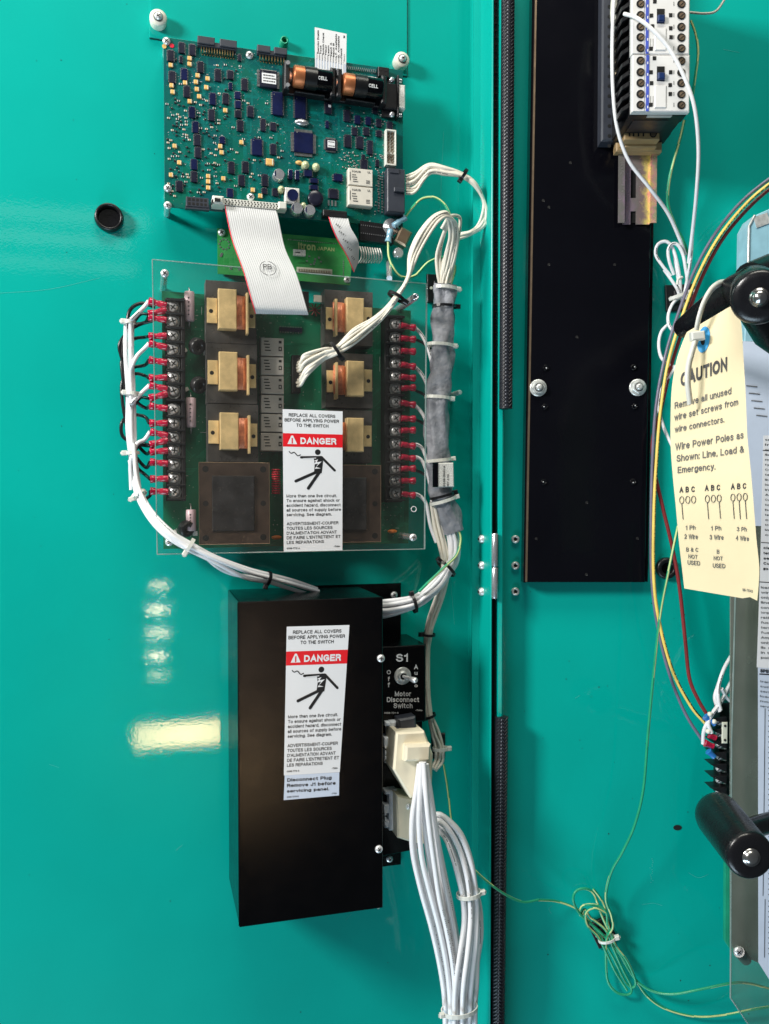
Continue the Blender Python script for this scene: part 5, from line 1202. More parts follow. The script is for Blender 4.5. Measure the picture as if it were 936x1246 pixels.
tie(bh, A, (*c4(470, 1176), .104), (*c4(470, 1290), .102), .0205, .012, head=1, wd=.0048, tail=.004)
# ------------------------------------------------------------------ SLEEVED HARNESS ON THE RIGHT
rh = thing('wire_harness', 'cream wires looping from the top connector down into a grey sleeve beside the clear cover', 'wires', A.at(540, 500, 0))
c6u = crop(390, 190, 4.07)
for k in range(8):
    y = 100+k*12; o_ = k-3.5; row = k % 2
    pts = [(424, y, .038), (470, y-18+ (10 if k > 4 else 0), .040+.002*row), (540, 58+o_*5+(12 if k > 3 else 0), .048), (620, 74+o_*5, .052), (700, 94+o_*2.6, .054), (765, 140+o_*3, .054+.003*row), (806, 215+o_*1.5, .052), (815-o_*4, 290, .050), (795-o_*5, 345, .048), (740, 382-o_*2, .046), (690, 398-o_*3, .046), (655, 430, .046), (620+o_*6, 540, .045), (612+o_*4, 640, .045)]
    cable(rh, A, [(*c6u(x, y_), h+R.uniform(-.0015, .0015)) for x, y_, h in pts], .00175, 'wire_white')
tie(rh, A, (*c6u(708, 92), .055), (*c6u(770, 140), .055), .0070, .0062, 'wire_black', head=1)
for k in range(9):
    o_ = k-4; rr_ = R.Random if 0 else None
    zc = .084+.0022*(k % 3)
    x6, y6 = c6(92+R.uniform(-6, 10), 432+k*14)
    pts = [(x6, y6, T2+.02), (x6+3, y6-1, .074), ((x6+c6(150+o_*4, 400)[0])/2+2, (y6+c6(150, 398+o_*9)[1])/2, .084), (*c6(210, 395+o_*6), .084), (*c6(270, 376+o_*4), zc), (*c6(350, 315+o_*8+R.uniform(-6, 6)), zc+.004), (*c6(440, 250+o_*5), zc+.004), (*c6(505, 190+o_*4), zc+.006), (*c6(555, 125+o_*3), zc+.008), (*c6u(430, 610+o_*1), zc+.004), (*c6u(462+o_*5, 490), zc), (*c6u(508+o_*7, 390), zc), (*c6u(570+o_*4, 312+o_*3), zc-.004), (*c6u(625, 288+o_*3), zc-.010), (*c6u(650+o_*(5), 330), .068), (*c6u(660+o_*5, 400), .060), (*c6u(640+o_*6, 500), .052), (*c6u(612+o_*4, 620), .046), (*c6u(612+o_*3, 680), .044)]
    pts = [(a_+R.uniform(-.5, .5), b_+R.uniform(-.5, .5), h_+R.uniform(-.002, .002)) for a_, b_, h_ in pts]
    cable(rh, A, pts, .00175, 'wire_white')
tie(rh, A, (*c6(268, 375), .088), (*c6(320, 340), .090), .0095, .007, 'wire_black', head=1)
tie(rh, A, (*c6(556, 122), .096), (*c6(590, 60), .096), .0095, .007, 'wire_black', head=1)
for s_ in ([(686, 300, .06), (692, 340, .058), (680, 420, .05), (662, 520, .046), (640, 630, .045)], [(580, 470, .05), (578, 560, .046), (592, 640, .045)], [(600, 430, .05), (590, 520, .046), (600, 640, .045)]):
    cable(rh, A, [(*c6u(600, 360), .064), (*c6u(640, 300), .07)]+[(*c6u(x, y), h) for x, y, h in s_], .0020, 'wire_white')
cable(rh, A, [(*c6u(668, 540), .04), (*c6u(666, 575), .04), (*c6u(650, 620), .042), (*c6u(640, 660), .042)], .0014, 'wire_ground')
# sleeve
def wob(c_, n_=26, seg=22, pts=None, rad=None, fl=.75, sd=2):
    r_ = random.Random(sd); P = spline(pts, 5); n = len(P); m = MB(A); vs = []; fs = []
    for i in range(n):
        tn = (P[min(i+1, n-1)]-P[max(i-1, 0)]).normalized(); sdv = tn.cross(Vector((0, 0, 1))).normalized(); up = sdv.cross(tn); rd = rad[0]+(rad[1]-rad[0])*i/(n-1)
        for k in range(seg):
            th = 2*math.pi*k/seg; q_ = rd*(1+.12*math.sin(3*th+i*.32)+.10*math.sin(5*th-i*.55+1)+.08*math.sin(2*th+i*.9)+.05*math.sin(7*th+i*1.3)-.30*max(0, math.cos(th*1-1.15-.25*math.sin(i*.25)))**14)
            vs.append(P[i]+sdv*math.cos(th)*q_+up*math.sin(th)*q_*fl)
    for i in range(n-1):
        for k in range(seg): j = (k+1) % seg; fs.append((i*seg+k, i*seg+j, (i+1)*seg+j, (i+1)*seg+k))
    m.add(vs, fs, 0, True); m.add(vs[:seg], [tuple(range(seg))]); m.add(vs[-seg:], [tuple(range(seg))]); return m
g1 = [A.at(x, y, h) for x, y, h in ((542, 347, .045), (541, 370, .045), (540, 400, .046), (538, 430, .047), (535.5, 460, .047), (533, 484, .046), (532, 520, .045), (533, 560, .045))]
part('grey_sleeve', wob(0, pts=g1, rad=(.0125, .0138)), 'sleeve', rh)
g2 = [A.at(x, y, h) for x, y, h in ((534, 561, .045), (536, 580, .046), (539, 604, .047), (546, 625, .047), (552, 647, .046))]
part('grey_sleeve', wob(0, pts=g2, rad=(.0135, .0125), sd=5), 'sleeve', rh, label='lower piece of the grey sleeve, bent to the right')
m = MB(A); 
for i, (x, y) in enumerate(((541, 578), )):
    a_ = A.at(541, 578, .0605); m.box(tuple(a_), (.022, .028, .003), ch=.001, rot=.03); m.box((a_.x-.011, a_.y, a_.z+.0006), (.006, .028, .004), 1, ch=.001)
lp = part('marker_label', m, ['passive', 'gloss_black'], rh); m = MB(); a_ = A.at(544, 592, .0624)
for k, s_ in enumerate(('0338-3051-A', 'REV A K3')): text(m, s_, lambda s, t, k=k: Vector((a_.x-.0022+k*.0045-t*.0024, a_.y+s*(.024 if k == 0 else .014), a_.z)), .01)
part('printing', m, 'ink', lp)
tie(rh, A, (542, 351, .045), (541, 370, .045), .0135, .0105, head=-1, tail=.004); tie(rh, A, (541, 373, .045), (541, 385, .045), .0138, .011, 'wire_black', head=-1, wd=.003)
tie(rh, A, (536, 420, .047), (535, 440, .047), .0150, .0118, head=-1, tail=.004); tie(rh, A, (533, 484, .046), (532, 500, .046), .0150, .0118, head=-1)
tie(rh, A, (534, 560, .045), (536, 580, .045), .0150, .0122, head=-1); tie(rh, A, (538, 603, .047), (541, 615, .047), .0140, .0118, 'wire_black', head=-1, wd=.003); tie(rh, A, (539, 609, .047), (542, 620, .047), .0150, .0122, head=-1, tail=.002)
# wires from right terminals into the sleeve
for i, y in enumerate(RT):
    wh = i in (0, 3, 6, 9, 10, 13); e = crimp(rh, A, rx(y), y, 1, ang=-.12 if wh else R.uniform(-.1, .1), L_=.018)
    if wh:
        L_ = {13: 18}.get(i, 30)
        if i < 9: cable(rh, A, [(505, y+4, .037), (514, y+14, .038), (521, y+30, .040), (526, y+48, .042)], .0021, 'wire_bright', start=e)
        else: cable(rh, A, [(506, y+1, .037), (513, y+(5 if i < 13 else 5), .038), (519, y+(18 if i != 13 else 14), .038), (524, y+40, .036), (531, 660, .036)], .0021, 'wire_bright', start=e)
    elif i % 2: cable(rh, A, [(506, y+2, .030), (516, y+7, .028), (526, y+16, .03)], .0018, 'wire_black', start=e)
# bundle out of the sleeve: to the box and down behind the plugs
bundle(rh, A, [(549, 640, .046), (553, 662, .046), (552, 682, .046), (545, 694, .048), (533, 712, .052), (515, 727, .056), (500, 735, .06), (470, 741, .062), (455, 741, .062)], 10, .0023, 'wire_bright', [.8, .9, .8, .8, .9, 1, .95, 1.3, 1.3], 3)
cable(rh, A, [(556, 640, .052), (561, 655, .052), (556, 675, .054), (541, 690, .060), (522, 708, .066), (510, 720, .066)], .0017, 'wire_ground')
bundle(rh, A, [(528, 612, .038), (533, 640, .040), (539, 665, .041), (543, 690, .042), (536, 720, .040), (526, 750, .038), (521, 772, .036), (519, 800, .030), (519, 840, .026), (523, 872, .024)], 7, .0021, 'wire_white', [.9, 1, 1.2, .9, 1.0, .9, .8, .6, .6, .6], 8)
bundle(rh, A, [(523, 870, .024), (529, 890, .022), (535, 908, .020), (534, 925, .020), (528, 936, .024)], 7, .0018, 'wire_white', [.6, 1.2, 1.4, 1.2, .8], 12)
tie(rh, A, (543, 691, .048), (530, 706, .050), .0130, .010, 'wire_black', head=1); tie(rh, A, (503, 734, .060), (490, 738, .06), .0105, .009, 'wire_black', head=1)
tie(rh, A, (521, 772, .036), (519, 790, .034), .0078, .006, 'wire_black', head=1, wd=.003); tie(rh, A, (523, 871, .024), (526, 880, .024), .0065, .006, 'wire_black', head=1, wd=.003)
tie(rh, A, (536, 911, .022), (536, 925, .022), .009, .006, head=-1)
# tie mounts on the door
def tie_mount(F, x, y, wpx, hpx, lab, rot=0.0, z0=0.0):
    u, v, su, sv = F.rect(x, y, wpx, hpx, .004); t = thing('tie_mount', lab, 'cable tie mount', (u, v, 0), F, 'black adhesive cable tie mounts'); m = MB(F); m.box((u, v, .0022), (su, sv, .0040), ch=.0008, rot=rot); ca, sa = math.cos(rot), math.sin(rot)
    m.box((u+.0*ca, v, .0055), (su*.45, sv*.5, .0045), ch=.001, rot=rot); part('base', m, 'black_plastic', t); m = MB(F); m.cyl((u-su*.32*ca, v-su*.32*sa, .0042), .0019, .0006, 12); part('pad_dot', m, 'nylon', t)
tie_mount(A, 533, 351, 26, 34, 'black tie mount on the door behind the top of the grey sleeve'); tie_mount(A, 534, 908, 16, 30, 'black tie mount on the door right of the upper beige plug')
# grounding lug with blue crimp sleeves
gl = thing('ground_lug', 'small bright metal clamp with two blue crimped ring lugs right of the display board', 'ground lug', A.at(480, 290, .02))
c = A.at(*c6u(350, 350), .034); m = MB(); m.lathe((c.x, c.y, .006), [(.0085, 0), (.0085, .026)], 16, axis=(.0, 0, 1)); m.lathe((c.x, c.y, .033), [(.0095, 0), (.0095, .0012), (.003, .0012), (.003, .003)], 18); part('clamp', m, 'alu', gl)
a_ = A.at(*c6u(405, 405), .03); m = MB(); m.box(tuple(a_), (.015, .019, .014), ch=.002, rot=-.45); part('block', m, 'bronze', gl); a_ = A.at(*c6u(383, 483), .03); m = MB(); m.lathe(tuple(a_), [(.0062, 0), (.0062, .004), (.005, .005)], 16); part('screw', m, 'alu', gl)
a_ = A.at(*c6u(338, 520), .02); b_ = A.at(*c6u(342, 605), .06); m = MB(); m.tube([a_, b_], .0032, 12); part('post', m, 'alu', gl)
for (p0, p1) in (((362, 345), (420, 305)), ((348, 365), (335, 425))):
    a_ = A.at(*c6u(*p0), .036); b_ = A.at(*c6u(*p1), .036); m = MB(); m.tube([a_, a_.lerp(b_, .45), a_.lerp(b_, .55), b_], .0035, 12, rr=[.0036, .0036, .0028, .0040]); part('crimp_sleeve', m, 'crimp_pale', gl)
cable(gl, A, [(*c6u(418, 303), .036), (*c6u(450, 260), .040), (*c6u(500, 212), .044), (*c6u(560, 204), .048), (*c6u(610, 235), .05), (*c6u(638, 285), .052), (*c6u(655, 350), .046), (*c6u(660, 420), .04)], .0016, 'wire_ground')
cable(gl, A, [(*c6u(336, 422), .036), (*c6u(340, 500), .036), (*c6u(370, 570), .038), (*c6u(410, 600), .036), (*c6u(470, 590), .03), (*c6u(530, 530), .026), (*c6u(585, 505), .024), (*c6u(620, 498), .024)], .0016, 'wire_ground')
# ================================================================== RIGHT SIDE (cabinet)
# long black mounting plate: folded channel
HP = .022
mp_ = thing('mounting_plate', 'tall glossy black steel plate fixed to the teal cabinet wall with two big nuts', 'plate', B.at(715, 708, 0), B)
q = [B.at(x, y, HP) for x, y in ((653, -60), (797.5, -60), (785, 708.5), (640.5, 708.5))]
m = MB(B); m.prism([(p.x, p.y) for p in q], HP-.002, HP, ch=.0006); part('face', m, 'gloss_black', mp_)
m = MB(B)
def skew(xa, ya, xb, yb_, w0, z0, z1):
    a = B.at(xa, ya, z1); b = B.at(xb, yb_, z1); m.prism([(a.x, a.y), (a.x+w0, a.y), (b.x+w0, b.y), (b.x, b.y)], z0, z1, ch=.0003)
skew(652.2, -60, 639.6, 708, .0022, .0008, HP+.0004)
part('folded_edge', m, 'bronze', mp_)
m = MB(B); skew(648.5, -60, 637, 709, .0030, .0004, HP-.003); skew(795.5, -60, 783, 708, .0020, .001, HP-.0022); skew(797.6, -60, 785.2, 708, .0032, .0008, HP-.006); part('return_flange', m, 'gloss_black', mp_)
for x, y in ((655, 472), (776, 471.5)): inst('hex_nut', NUT, mp_, pos(B, x, y, HP+.0002), R.random())
m = MB(B); m.lathe((0, 0, 0), [(.0036, 0), (.0034, .0018), (.0024, .0020), (.002, .0008)], 14); m.blob((.0008, .0008, .0014), .0008, .0008, .0008, mi=1, seg=6); RV = m.mesh('threaded_insert', ['gloss_black', 'steel'])
for x, y in ((664, 447.5), (771, 447), (663, 495), (772, 494.5), (662, 586.5), (770.5, 586)): inst('threaded_insert', RV, mp_, pos(B, x, y, HP+.0001), R.random()*6)
m = MB(B)
for x, y in ((714, 611.5), (652.5, 655.5), (775.5, 655), (713.5, 699), (661, 244), (668, 252), (694, 198), (702, 410), (748, 322), (668, 322)): c = B.at(x, y, HP); m.cyl((c.x, c.y, HP), .0016, .0003, 10); m.blob((c.x+.0012, c.y-.0012, HP+.0003), .0004, .0004, .0003, mi=1, seg=5)
part('small_hole', m, ['hole', 'dark_steel'], mp_)
# DIN rail
cR = crop(720, 0, 4.296); HD2 = HP+.004
dr = thing('mounting_rail', 'slotted metal rail with a rainbow zinc finish under the contactors', 'rail', B.at(774, 272, 0), B)
u, v, su, sv = B.rect(774, 130, 47, 284, HD2+.003); m = MB(B); q = [B.at(x, y, HD2) for x, y in ((750, 20), (798, 20), (797, 273), (750.5, 273))]
xl, xr = q[3].x, q[2].x; yt_, yb_ = q[0].y, q[2].y; wv_ = xr-xl
def slotbox(xa, xb, z0, z1, ys): 
    for a, b in ys: m.box(((xa+xb)/2, (a+b)/2, (z0+z1)/2), (xb-xa, a-b, z1-z0))
s1t, s1b = B.at(774, 207, HD2).y, B.at(774, 241, HD2).y; s2t = B.at(774, 257, HD2).y
xa, xb = xl+wv_*.36, xl+wv_*.50
slotbox(xl+wv_*.17, xa, HD2-.001, HD2, ((yt_, yb_),)); slotbox(xb, xr-wv_*.16, HD2-.001, HD2, ((yt_, yb_),)); slotbox(xa, xb, HD2-.001, HD2, ((yt_, s1t), (s1b, s2t)))
slotbox(xl, xl+wv_*.17, HD2+.005, HD2+.006, ((yt_, yb_),)); slotbox(xr-wv_*.14, xr, HD2+.005, HD2+.006, ((yt_, yb_),))
slotbox(xl+wv_*.16, xl+wv_*.18, HD2-.001, HD2+.005, ((yt_, yb_),)); slotbox(xr-wv_*.16, xr-wv_*.145, HD2-.001, HD2+.005, ((yt_, yb_),))
part('rail_profile', m, 'rainbow_zinc', dr); m = MB(B); m.box(((xl+xr)/2, (yt_+yb_)/2+.001, HP+.0012), (wv_*.9, yt_-yb_-.003, .001)); part('backing', m, 'hole', dr)
# end stop
es = thing('end_stop', 'tan plastic end clamp with a screw, sitting on the rail below the contactors', 'rail clamp', B.at(780, 186, HD2), B); m = MB(B)
a = B.at(760, 158, .062); b = B.at(803, 170, .062); m.box(((a.x+b.x)/2, (a.y+b.y)/2, .044), (b.x-a.x, a.y-b.y, .036), ch=.001)
a = B.at(750, 172, .04); b = B.at(806, 184, .04); m.box(((a.x+b.x)/2, (a.y+b.y)/2, .034), (b.x-a.x, a.y-b.y, .012), ch=.0015); 
a = B.at(762, 168, .052); b = B.at(800, 178, .052); m.box(((a.x+b.x)/2, (a.y+b.y)/2, .040), (b.x-a.x, a.y-b.y, .020), ch=.001)
part('body', m, 'tan', es); m = MB(B)
for x in (766, 771, 777, 783): c = B.at(x, 162, .0623); m.box((c.x, c.y, .0623), (.0016, .007, .0006), 0)
c = B.at(795, 163, .0625); m.cyl((c.x, c.y, .0622), .004, .0006, 14, mi=0); m.cyl((c.x, c.y, .0626), .0028, .0008, 12, mi=1); part('screw', m, ['hole', 'bronze'], es)
# contactors
HK = .118
def contactor(y0, y1, lab, flip):
    a = B.at(769.5, y0, HK); b = B.at(839.3, y1, HK); cx, cy, w_, h_ = (a.x+b.x)/2, (a.y+b.y)/2, b.x-a.x, a.y-b.y
    t = thing('contactor', lab, 'contactor', (cx, cy, .026), B, 'white fronted contactors on the rail')
    m = MB(B); m.box((cx, cy, .070), (w_*.96, h_-.002, .080), ch=.001); m.box((cx, cy, .100), (w_*.99, h_-.001, .016)); m.box((cx, cy, .045), (w_*1.02, h_-.004, .028), ch=.002); part('body', m, 'black_plastic', t)
    m = MB(B); m.box((cx, cy, HK-.0035), (w_, h_, .007), ch=.0012); m.box((a.x+w_*.11, cy, HK+.0004), (w_*.20, h_*.99, .001), ch=.0003)
    fr = part('front', m, 'contactor', t)
    m = MB(B); m.box((a.x+w_*.265, cy, HK+.0004), (w_*.05, h_*.99, .0006)); part('blue_strip', m, 'blue_ink', fr)
    yl = [y for y in (4.7, 18.6, 32.6, 45.4, 58.7, 74, 88, 101, 114.5, 127.6) if y0 < y < y1]
    me = MB(B); me.cyl((0, 0, 0), .0043, .0006, 16, mi=0); me.cyl((.0006, -.0004, .0005), .0028, .0006, 12, mi=1); me.box((.0006, -.0004, .0012), (.0044, .0007, .0004), mi=0, rot=.7)
    mm = me.mesh('terminal_screw', ['hole', 'bronze'])
    for y in yl:
        inst('terminal_screw', mm, t, pos(B, 779.4, y, HK+.0010)); inst('terminal_screw', mm, t, pos(B, 829, y+.3, HK+.0002))
    m = MB(B)
    for (x, y) in ((312, 82), (318, 138), (413, 80), (413, 148), (415, 195), (310, 255), (330, 8), (328, 305), (310, 378), (313, 435), (413, 378), (410, 445), (411, 492), (309, 548)):
        p = cR(x, y)
        if y0 < p[1] < y1: c = B.at(*p, HK); m.box((c.x, c.y, HK+.0002), (.0036, .0040, .0005))
    part('slot', m, 'hole', fr)
    yk = 21 if y0 < 0 else 91; c = B.at(804, yk, HK); m = MB(B); m.box((c.x, c.y+.001, HK+.0002), (.0080, .0150, .0005), 0); m.box((c.x, c.y-.0025, HK+.0022), (.0072, .0068, .004), 1, ch=.001); part('slider', m, ['hole', 'knob_blue'], fr)
    c = B.at(803.5, yk+27, HK); m = MB(B); m.box((c.x, c.y, HK+.0006), (.0118, .0230, .0012), ch=.0005); part('cover_tab', m, 'contactor', fr)
    m = MB(B); 
    for k in range(3): c2_ = B.at(794+k*3, yk+32, HK); m.box((c2_.x-.002, c2_.y, HK+.0002), (.0004, .010, .0002))
    for k, y in enumerate(yl): 
        c2_ = B.at(820, y, HK); m.box((c2_.x, c2_.y, HK+.0002), (.0006, .004, .0002)); c2_ = B.at(788, y+3, HK); m.box((c2_.x, c2_.y, HK+.0008), (.0010, .0026, .0002), 1)
    part('markings', m, ['ink_grey', 'ink_white'], fr)
    # stepped teeth of the left side
    m = MB(B)
    for k, y in enumerate(yl+([-9] if y0 < 0 else [])):
        c2_ = B.at(766, y, HK-.012); m.prism([(c2_.x-.009, c2_.y-.009), (c2_.x+.004, c2_.y-.001), (c2_.x+.004, c2_.y+.005), (c2_.x-.009, c2_.y-.004)], HK-.045, HK-.010, ch=.001)
    part('side_tooth', m, 'black_plastic', t)
    return t
contactor(-70, 66.2, 'white and blue fronted contactor cut off by the top edge of the picture', 0); lowc = contactor(66.8, 136, 'lower of the two white and blue fronted contactors, just above the metal rail', 1)
m = MB(B); a = B.at(763, 147, .08); b = B.at(822, 157, .05)
q = [B.at(772, 144, .09), B.at(825, 144, .09), B.at(812, 157, .055), B.at(760, 157, .055)]
zz = (.1, .1, .062, .062); yc = B.at(800, 136, HK).y-.0006+.001
m.box(((B.at(790, 140, .09).x), yc, .082), (.038, .0008, .030)); part('rating_label', m, 'passive_dark', lowc); m = MB(B); m.box((B.at(803, 140, .11).x, yc-.0002, HK-.010), (.026, .002, .005)); part('clip', m, 'relay_grey', lowc)
# black terminal rack on the left of the contactors
a = B.at(733, -60, .040); b = B.at(747, 172, .040); m = MB(B); m.box(((a.x+b.x)/2, (a.y+b.y)/2, .032), (b.x-a.x, a.y-b.y, .018), ch=.002); m.box((b.x+.006, (a.y+b.y)/2, .05), (.012, a.y-b.y-.004, .045), ch=.003)
tr_ = thing('auxiliary_block', 'dark grey block with a row of small holes along the left side of the contactors', 'terminal block', B.at(740, 172, HP), B); part('body', m, 'grey_plastic', tr_)
m = MB(B)
for k in range(16): c = B.at(741.5, -4+k*12.1, .0412); m.cyl((c.x, c.y, .0409), .0020, .0006, 10)
part('hole', m, 'hole', tr_); a = B.at(752, 68, .074); m = MB(B); m.box((a.x, a.y, .0735), (.006, .040, .001), 0); part('sticker', m, 'foam', tr_)
m = MB(B); a = B.at(748, 12, .078); m.blob((a.x, a.y, .075), .004, .022, .006); part('white_clip', m, 'nylon', tr_)
m = MB(B)
for y, s_ in ((27, 1), (97, 1)): 
    c = B.at(757, y, .074); m.tube([c+Vector((.003, .006, .002)), c+Vector((-.003, .003, .004)), c+Vector((-.003, -.003, .004)), c+Vector((.003, -.006, .002))], .0012, 6)
part('hook', m, 'nylon', tr_)
# ------------------------------------------------------------------ WIRES
def W1(lab, pts, r, mt, name='wire', cat='wire'):
    t = solo_tube(name, lab, pts, r, mt, cat); return t
def solo_tube(name, lab, pts, r, mt, cat, F=B):
    P = spline([F.at(*p) for p in pts], 7); m = MB(F)
    if mt == 'wire_ground': m.tube(P, r, 10, stripe=((0, 1), .12)); return solo(name, m, ['wire_green2', 'wire_lime'], lab, cat, F, org=P[0])
    m.tube(P, r, 10)
    if mt == 'wire_yellow_print':
        for i in range(1, len(P)-1):
            if (i//9) % 4 == 3: continue
            for q_ in range(5):
                if R.random() < .82:
                    p = P[i].lerp(P[i+1], q_/5); d = (P[i+1]-P[i]).normalized(); up = (Vector((0, 0, 1))-d*d.z).normalized(); sd_ = d.cross(up); rd = (up*.8-sd_*.6*(1 if d.y < 0 else -1)); rd.normalize(); tg_ = d.cross(rd); c_ = p+rd*r*1.04; a_, b_ = d*.0005, tg_*R.uniform(.0006, .0010)
                    m.add([c_-a_-b_, c_+a_-b_, c_+a_+b_, c_-a_+b_], [(0, 1, 2, 3)], 1)
        return solo(name, m, ['wire_yellow', 'ink'], lab, cat, F, org=P[0])
    return solo(name, m, mt, lab, cat, F, org=P[0])
solo_tube('white_wire', 'long white wire hanging beside the contactors, bending right past the metal rail', [(749, -30, .09), (746.5, 10, .092), (745, 60, .092), (746, 110, .09), (751, 155, .085), (765, 195, .078), (790, 228, .07), (812, 258, .055), (826, 288, .04), (834, 310, .03)], .0020, 'wire_bright', 'wire')
solo_tube('white_wire', 'white wire arching over the front of the contactors and down their right side', [(760, 17, .11), (775, 22, .128), (795, 37, .132), (815, 60, .132), (832, 92, .130), (845, 130, .125), (850, 180, .11), (848, 230, .09), (843, 280, .06), (838, 320, .04)], .0020, 'wire_bright', 'wire')
solo_tube('cream_wire', 'pale wire looping in from the right at the top edge beside the contactor', [(838, 15, .05), (858, 16.5, .05), (872, 13, .05), (884, -4, .05)], .0013, 'wire_white', 'wire')
solo_tube('green_wire', 'green and yellow earth wire bulging out on the right side of the contactors', [(841, 25, .06), (847, 42, .06), (849.5, 65, .06), (846.5, 90, .06), (843, 115, .055)], .0015, 'wire_ground', 'wire')
solo_tube('green_wire', 'green earth wire hanging from under the contactors to the coil of white wire', [(833, 146, .06), (828, 168, .055), (820, 195, .05), (814, 222, .045), (813, 250, .04), (822, 275, .035), (831, 292, .03), (838, 315, .025), (836, 350, .025)], .0017, 'wire_ground', 'wire')
cw = thing('wire_coil', 'small coil of white wire tied to a black mount left of the black handle', 'wire coil', B.at(825, 340, 0), B)
cB = crop(770, 280, 4.98)
for pts in ([(232, 280, .03), (180, 215, .03), (140, 150, .03), (150, 90, .032), (195, 68, .034), (235, 95, .034), (262, 170, .034), (285, 290, .03), (290, 400, .025)],
            [(250, 270, .03), (222, 190, .034), (215, 120, .036), (240, 84, .038), (275, 92, .038), (305, 150, .036), (320, 230, .034), (330, 310, .03), (320, 420, .025)],
            [(360, 50, .05), (355, 140, .045), (345, 220, .04), (330, 300, .03), (310, 400, .025)],
            [(250, 130, .03), (262, 220, .03), (280, 320, .028), (300, 420, .025), (320, 500, .02)],
            [(190, 240, .028), (240, 310, .03), (270, 360, .03), (290, 420, .028)],
            [(290, 400, .03), (240, 450, .034), (215, 520, .036), (222, 580, .04), (260, 618, .044), (312, 606, .048)],
            [(215, 570, .032), (172, 620, .034), (158, 700, .036), (178, 780, .038), (240, 826, .04), (258, 830, .042), (220, 890, .040), (170, 980, .036), (158, 1080, .034), (190, 1200, .036), (240, 1310, .04)]):
    cable(cw, B, [(*cB(x, y), h) for x, y, h in pts], .0019, 'wire_bright')
tie(cw, B, (*cB(280, 400), .030), (*cB(300, 460), .03), .011, .007, head=-1, tail=.008); tie_mount(B, 827, 362, 33, 32, 'black tie mount under the small coil of white wire', .05)
cable(cw, B, [(*cB(300, 285), .04), (*cB(275, 300), .042), (*cB(270, 330), .042)], .0016, 'tie_white', name='tie_tail')
solo_tube('grey_wire', 'grey wire, leftmost of the three long wires beside the black plate', [(960, 200, .06), (908, 240, .055), (872, 282, .05), (846, 328, .045), (826, 380, .045), (810, 432, .044), (799, 490, .042), (794.5, 550, .04), (792.5, 620, .04), (793, 700, .04), (800, 760, .042), (814, 818, .046), (834, 868, .05), (858, 906, .056)], .0018, 'wire_purple', 'wire')
solo_tube('yellow_wire', 'yellow wire with black printing, middle one of the three long wires', [(950, 213, .064), (911, 245, .058), (876, 287, .053), (850, 334, .050), (830, 386, .048), (813.5, 440, .046), (804, 500, .046), (799, 560, .044), (796, 620, .044), (795.5, 700, .044), (802, 755, .046), (818, 815, .050), (840, 858, .054), (858, 880, .058)], .0019, 'wire_yellow_print', 'wire')
solo_tube('red_wire', 'dark red wire of the three long wires, crossing behind the caution tag', [(950, 219, .058), (914, 250, .052), (880, 290, .048), (854, 338, .044), (834, 392, .042), (817, 445, .04), (804, 500, .038), (794.5, 535, .038), (796, 570, .038), (806, 615, .038), (818, 665, .038), (827, 715, .038), (834, 780, .042), (839, 825, .048), (850, 852, .052), (862, 872, .056)], .0021, 'wire_red', 'wire')
# green coil and long ground wires
cG = crop(660, 1040, 3.391)
gc = thing('wire_coil', 'coil of green and yellow earth wire tied to a tilted black mount', 'wire coil', B.at(735, 1140, 0), B)
for pts in ([(560, -1356, .10), (526, -1194, .095), (488, -1000, .08), (461, -763, .07), (437, -509, .065), (417, -271, .062), (380, -119, .056), (330, -10, .048), (290, 60, .04), (268, 130, .034), (264, 190, .03), (285, 250, .026), (290, 300, .022), (265, 345, .018), (262, 420, .014), (270, 520, .012), (310, 570, .012), (360, 575, .012), (365, 540, .012), (330, 470, .014), (290, 380, .016), (260, 310, .018), (200, 260, .02), (175, 225, .02), (160, 250, .02), (155, 235, .022), (170, 210, .024), (220, 208, .026), (262, 235, .026), (268, 290, .024)],
            [(-20, 186, .035), (60, 192, .02), (140, 222, .014), (190, 270, .014), (235, 330, .016), (290, 420, .014), (340, 520, .012), (372, 548, .012), (384, 520, .014), (350, 440, .016), (300, 370, .016), (240, 240, .018), (215, 165, .022), (180, 140, .026), (140, 150, .028), (128, 190, .028), (160, 250, .022), (240, 320, .018), (320, 410, .014), (385, 515, .01), (440, 590, .008), (520, 640, .008), (640, 668, .01), (760, 660, .014), (860, 640, .02), (980, 620, .02)],
            [(210, 140, .024), (240, 180, .022), (262, 230, .02), (275, 300, .018), (310, 390, .014), (360, 480, .012), (400, 530, .012), (460, 565, .016), (540, 575, .026), (640, 558, .036), (780, 530, .04), (860, 532, .03), (960, 560, .02)],
            [(262, 240, .026), (215, 220, .028), (180, 240, .026), (185, 290, .022), (230, 340, .018), (262, 400, .016), (300, 480, .014), (350, 560, .014)]):
    cable(gc, B, [(*cG(x, y), h) for x, y, h in pts], .0015, 'wire_ground', sub=8)
tie(gc, B, (*cG(268, 348), .018), (*cG(280, 400), .016), .0100, .006, head=-1, wd=.003, tail=.004); tie_mount(B, 734, 1135, 26, 32, 'black tilted tie mount under the coil of green and yellow wire', .45)
solo_tube('earth_wire', 'thin green and yellow wire sagging from the beige plugs across the seal', [(540, 930, .02), (545, 960, .024), (549.5, 1000, .03), (558, 1032, .034), (575, 1056, .040), (605, 1082, .050), (634, 1097, .044), (655, 1095, .036)], .0014, 'wire_ground', 'wire')
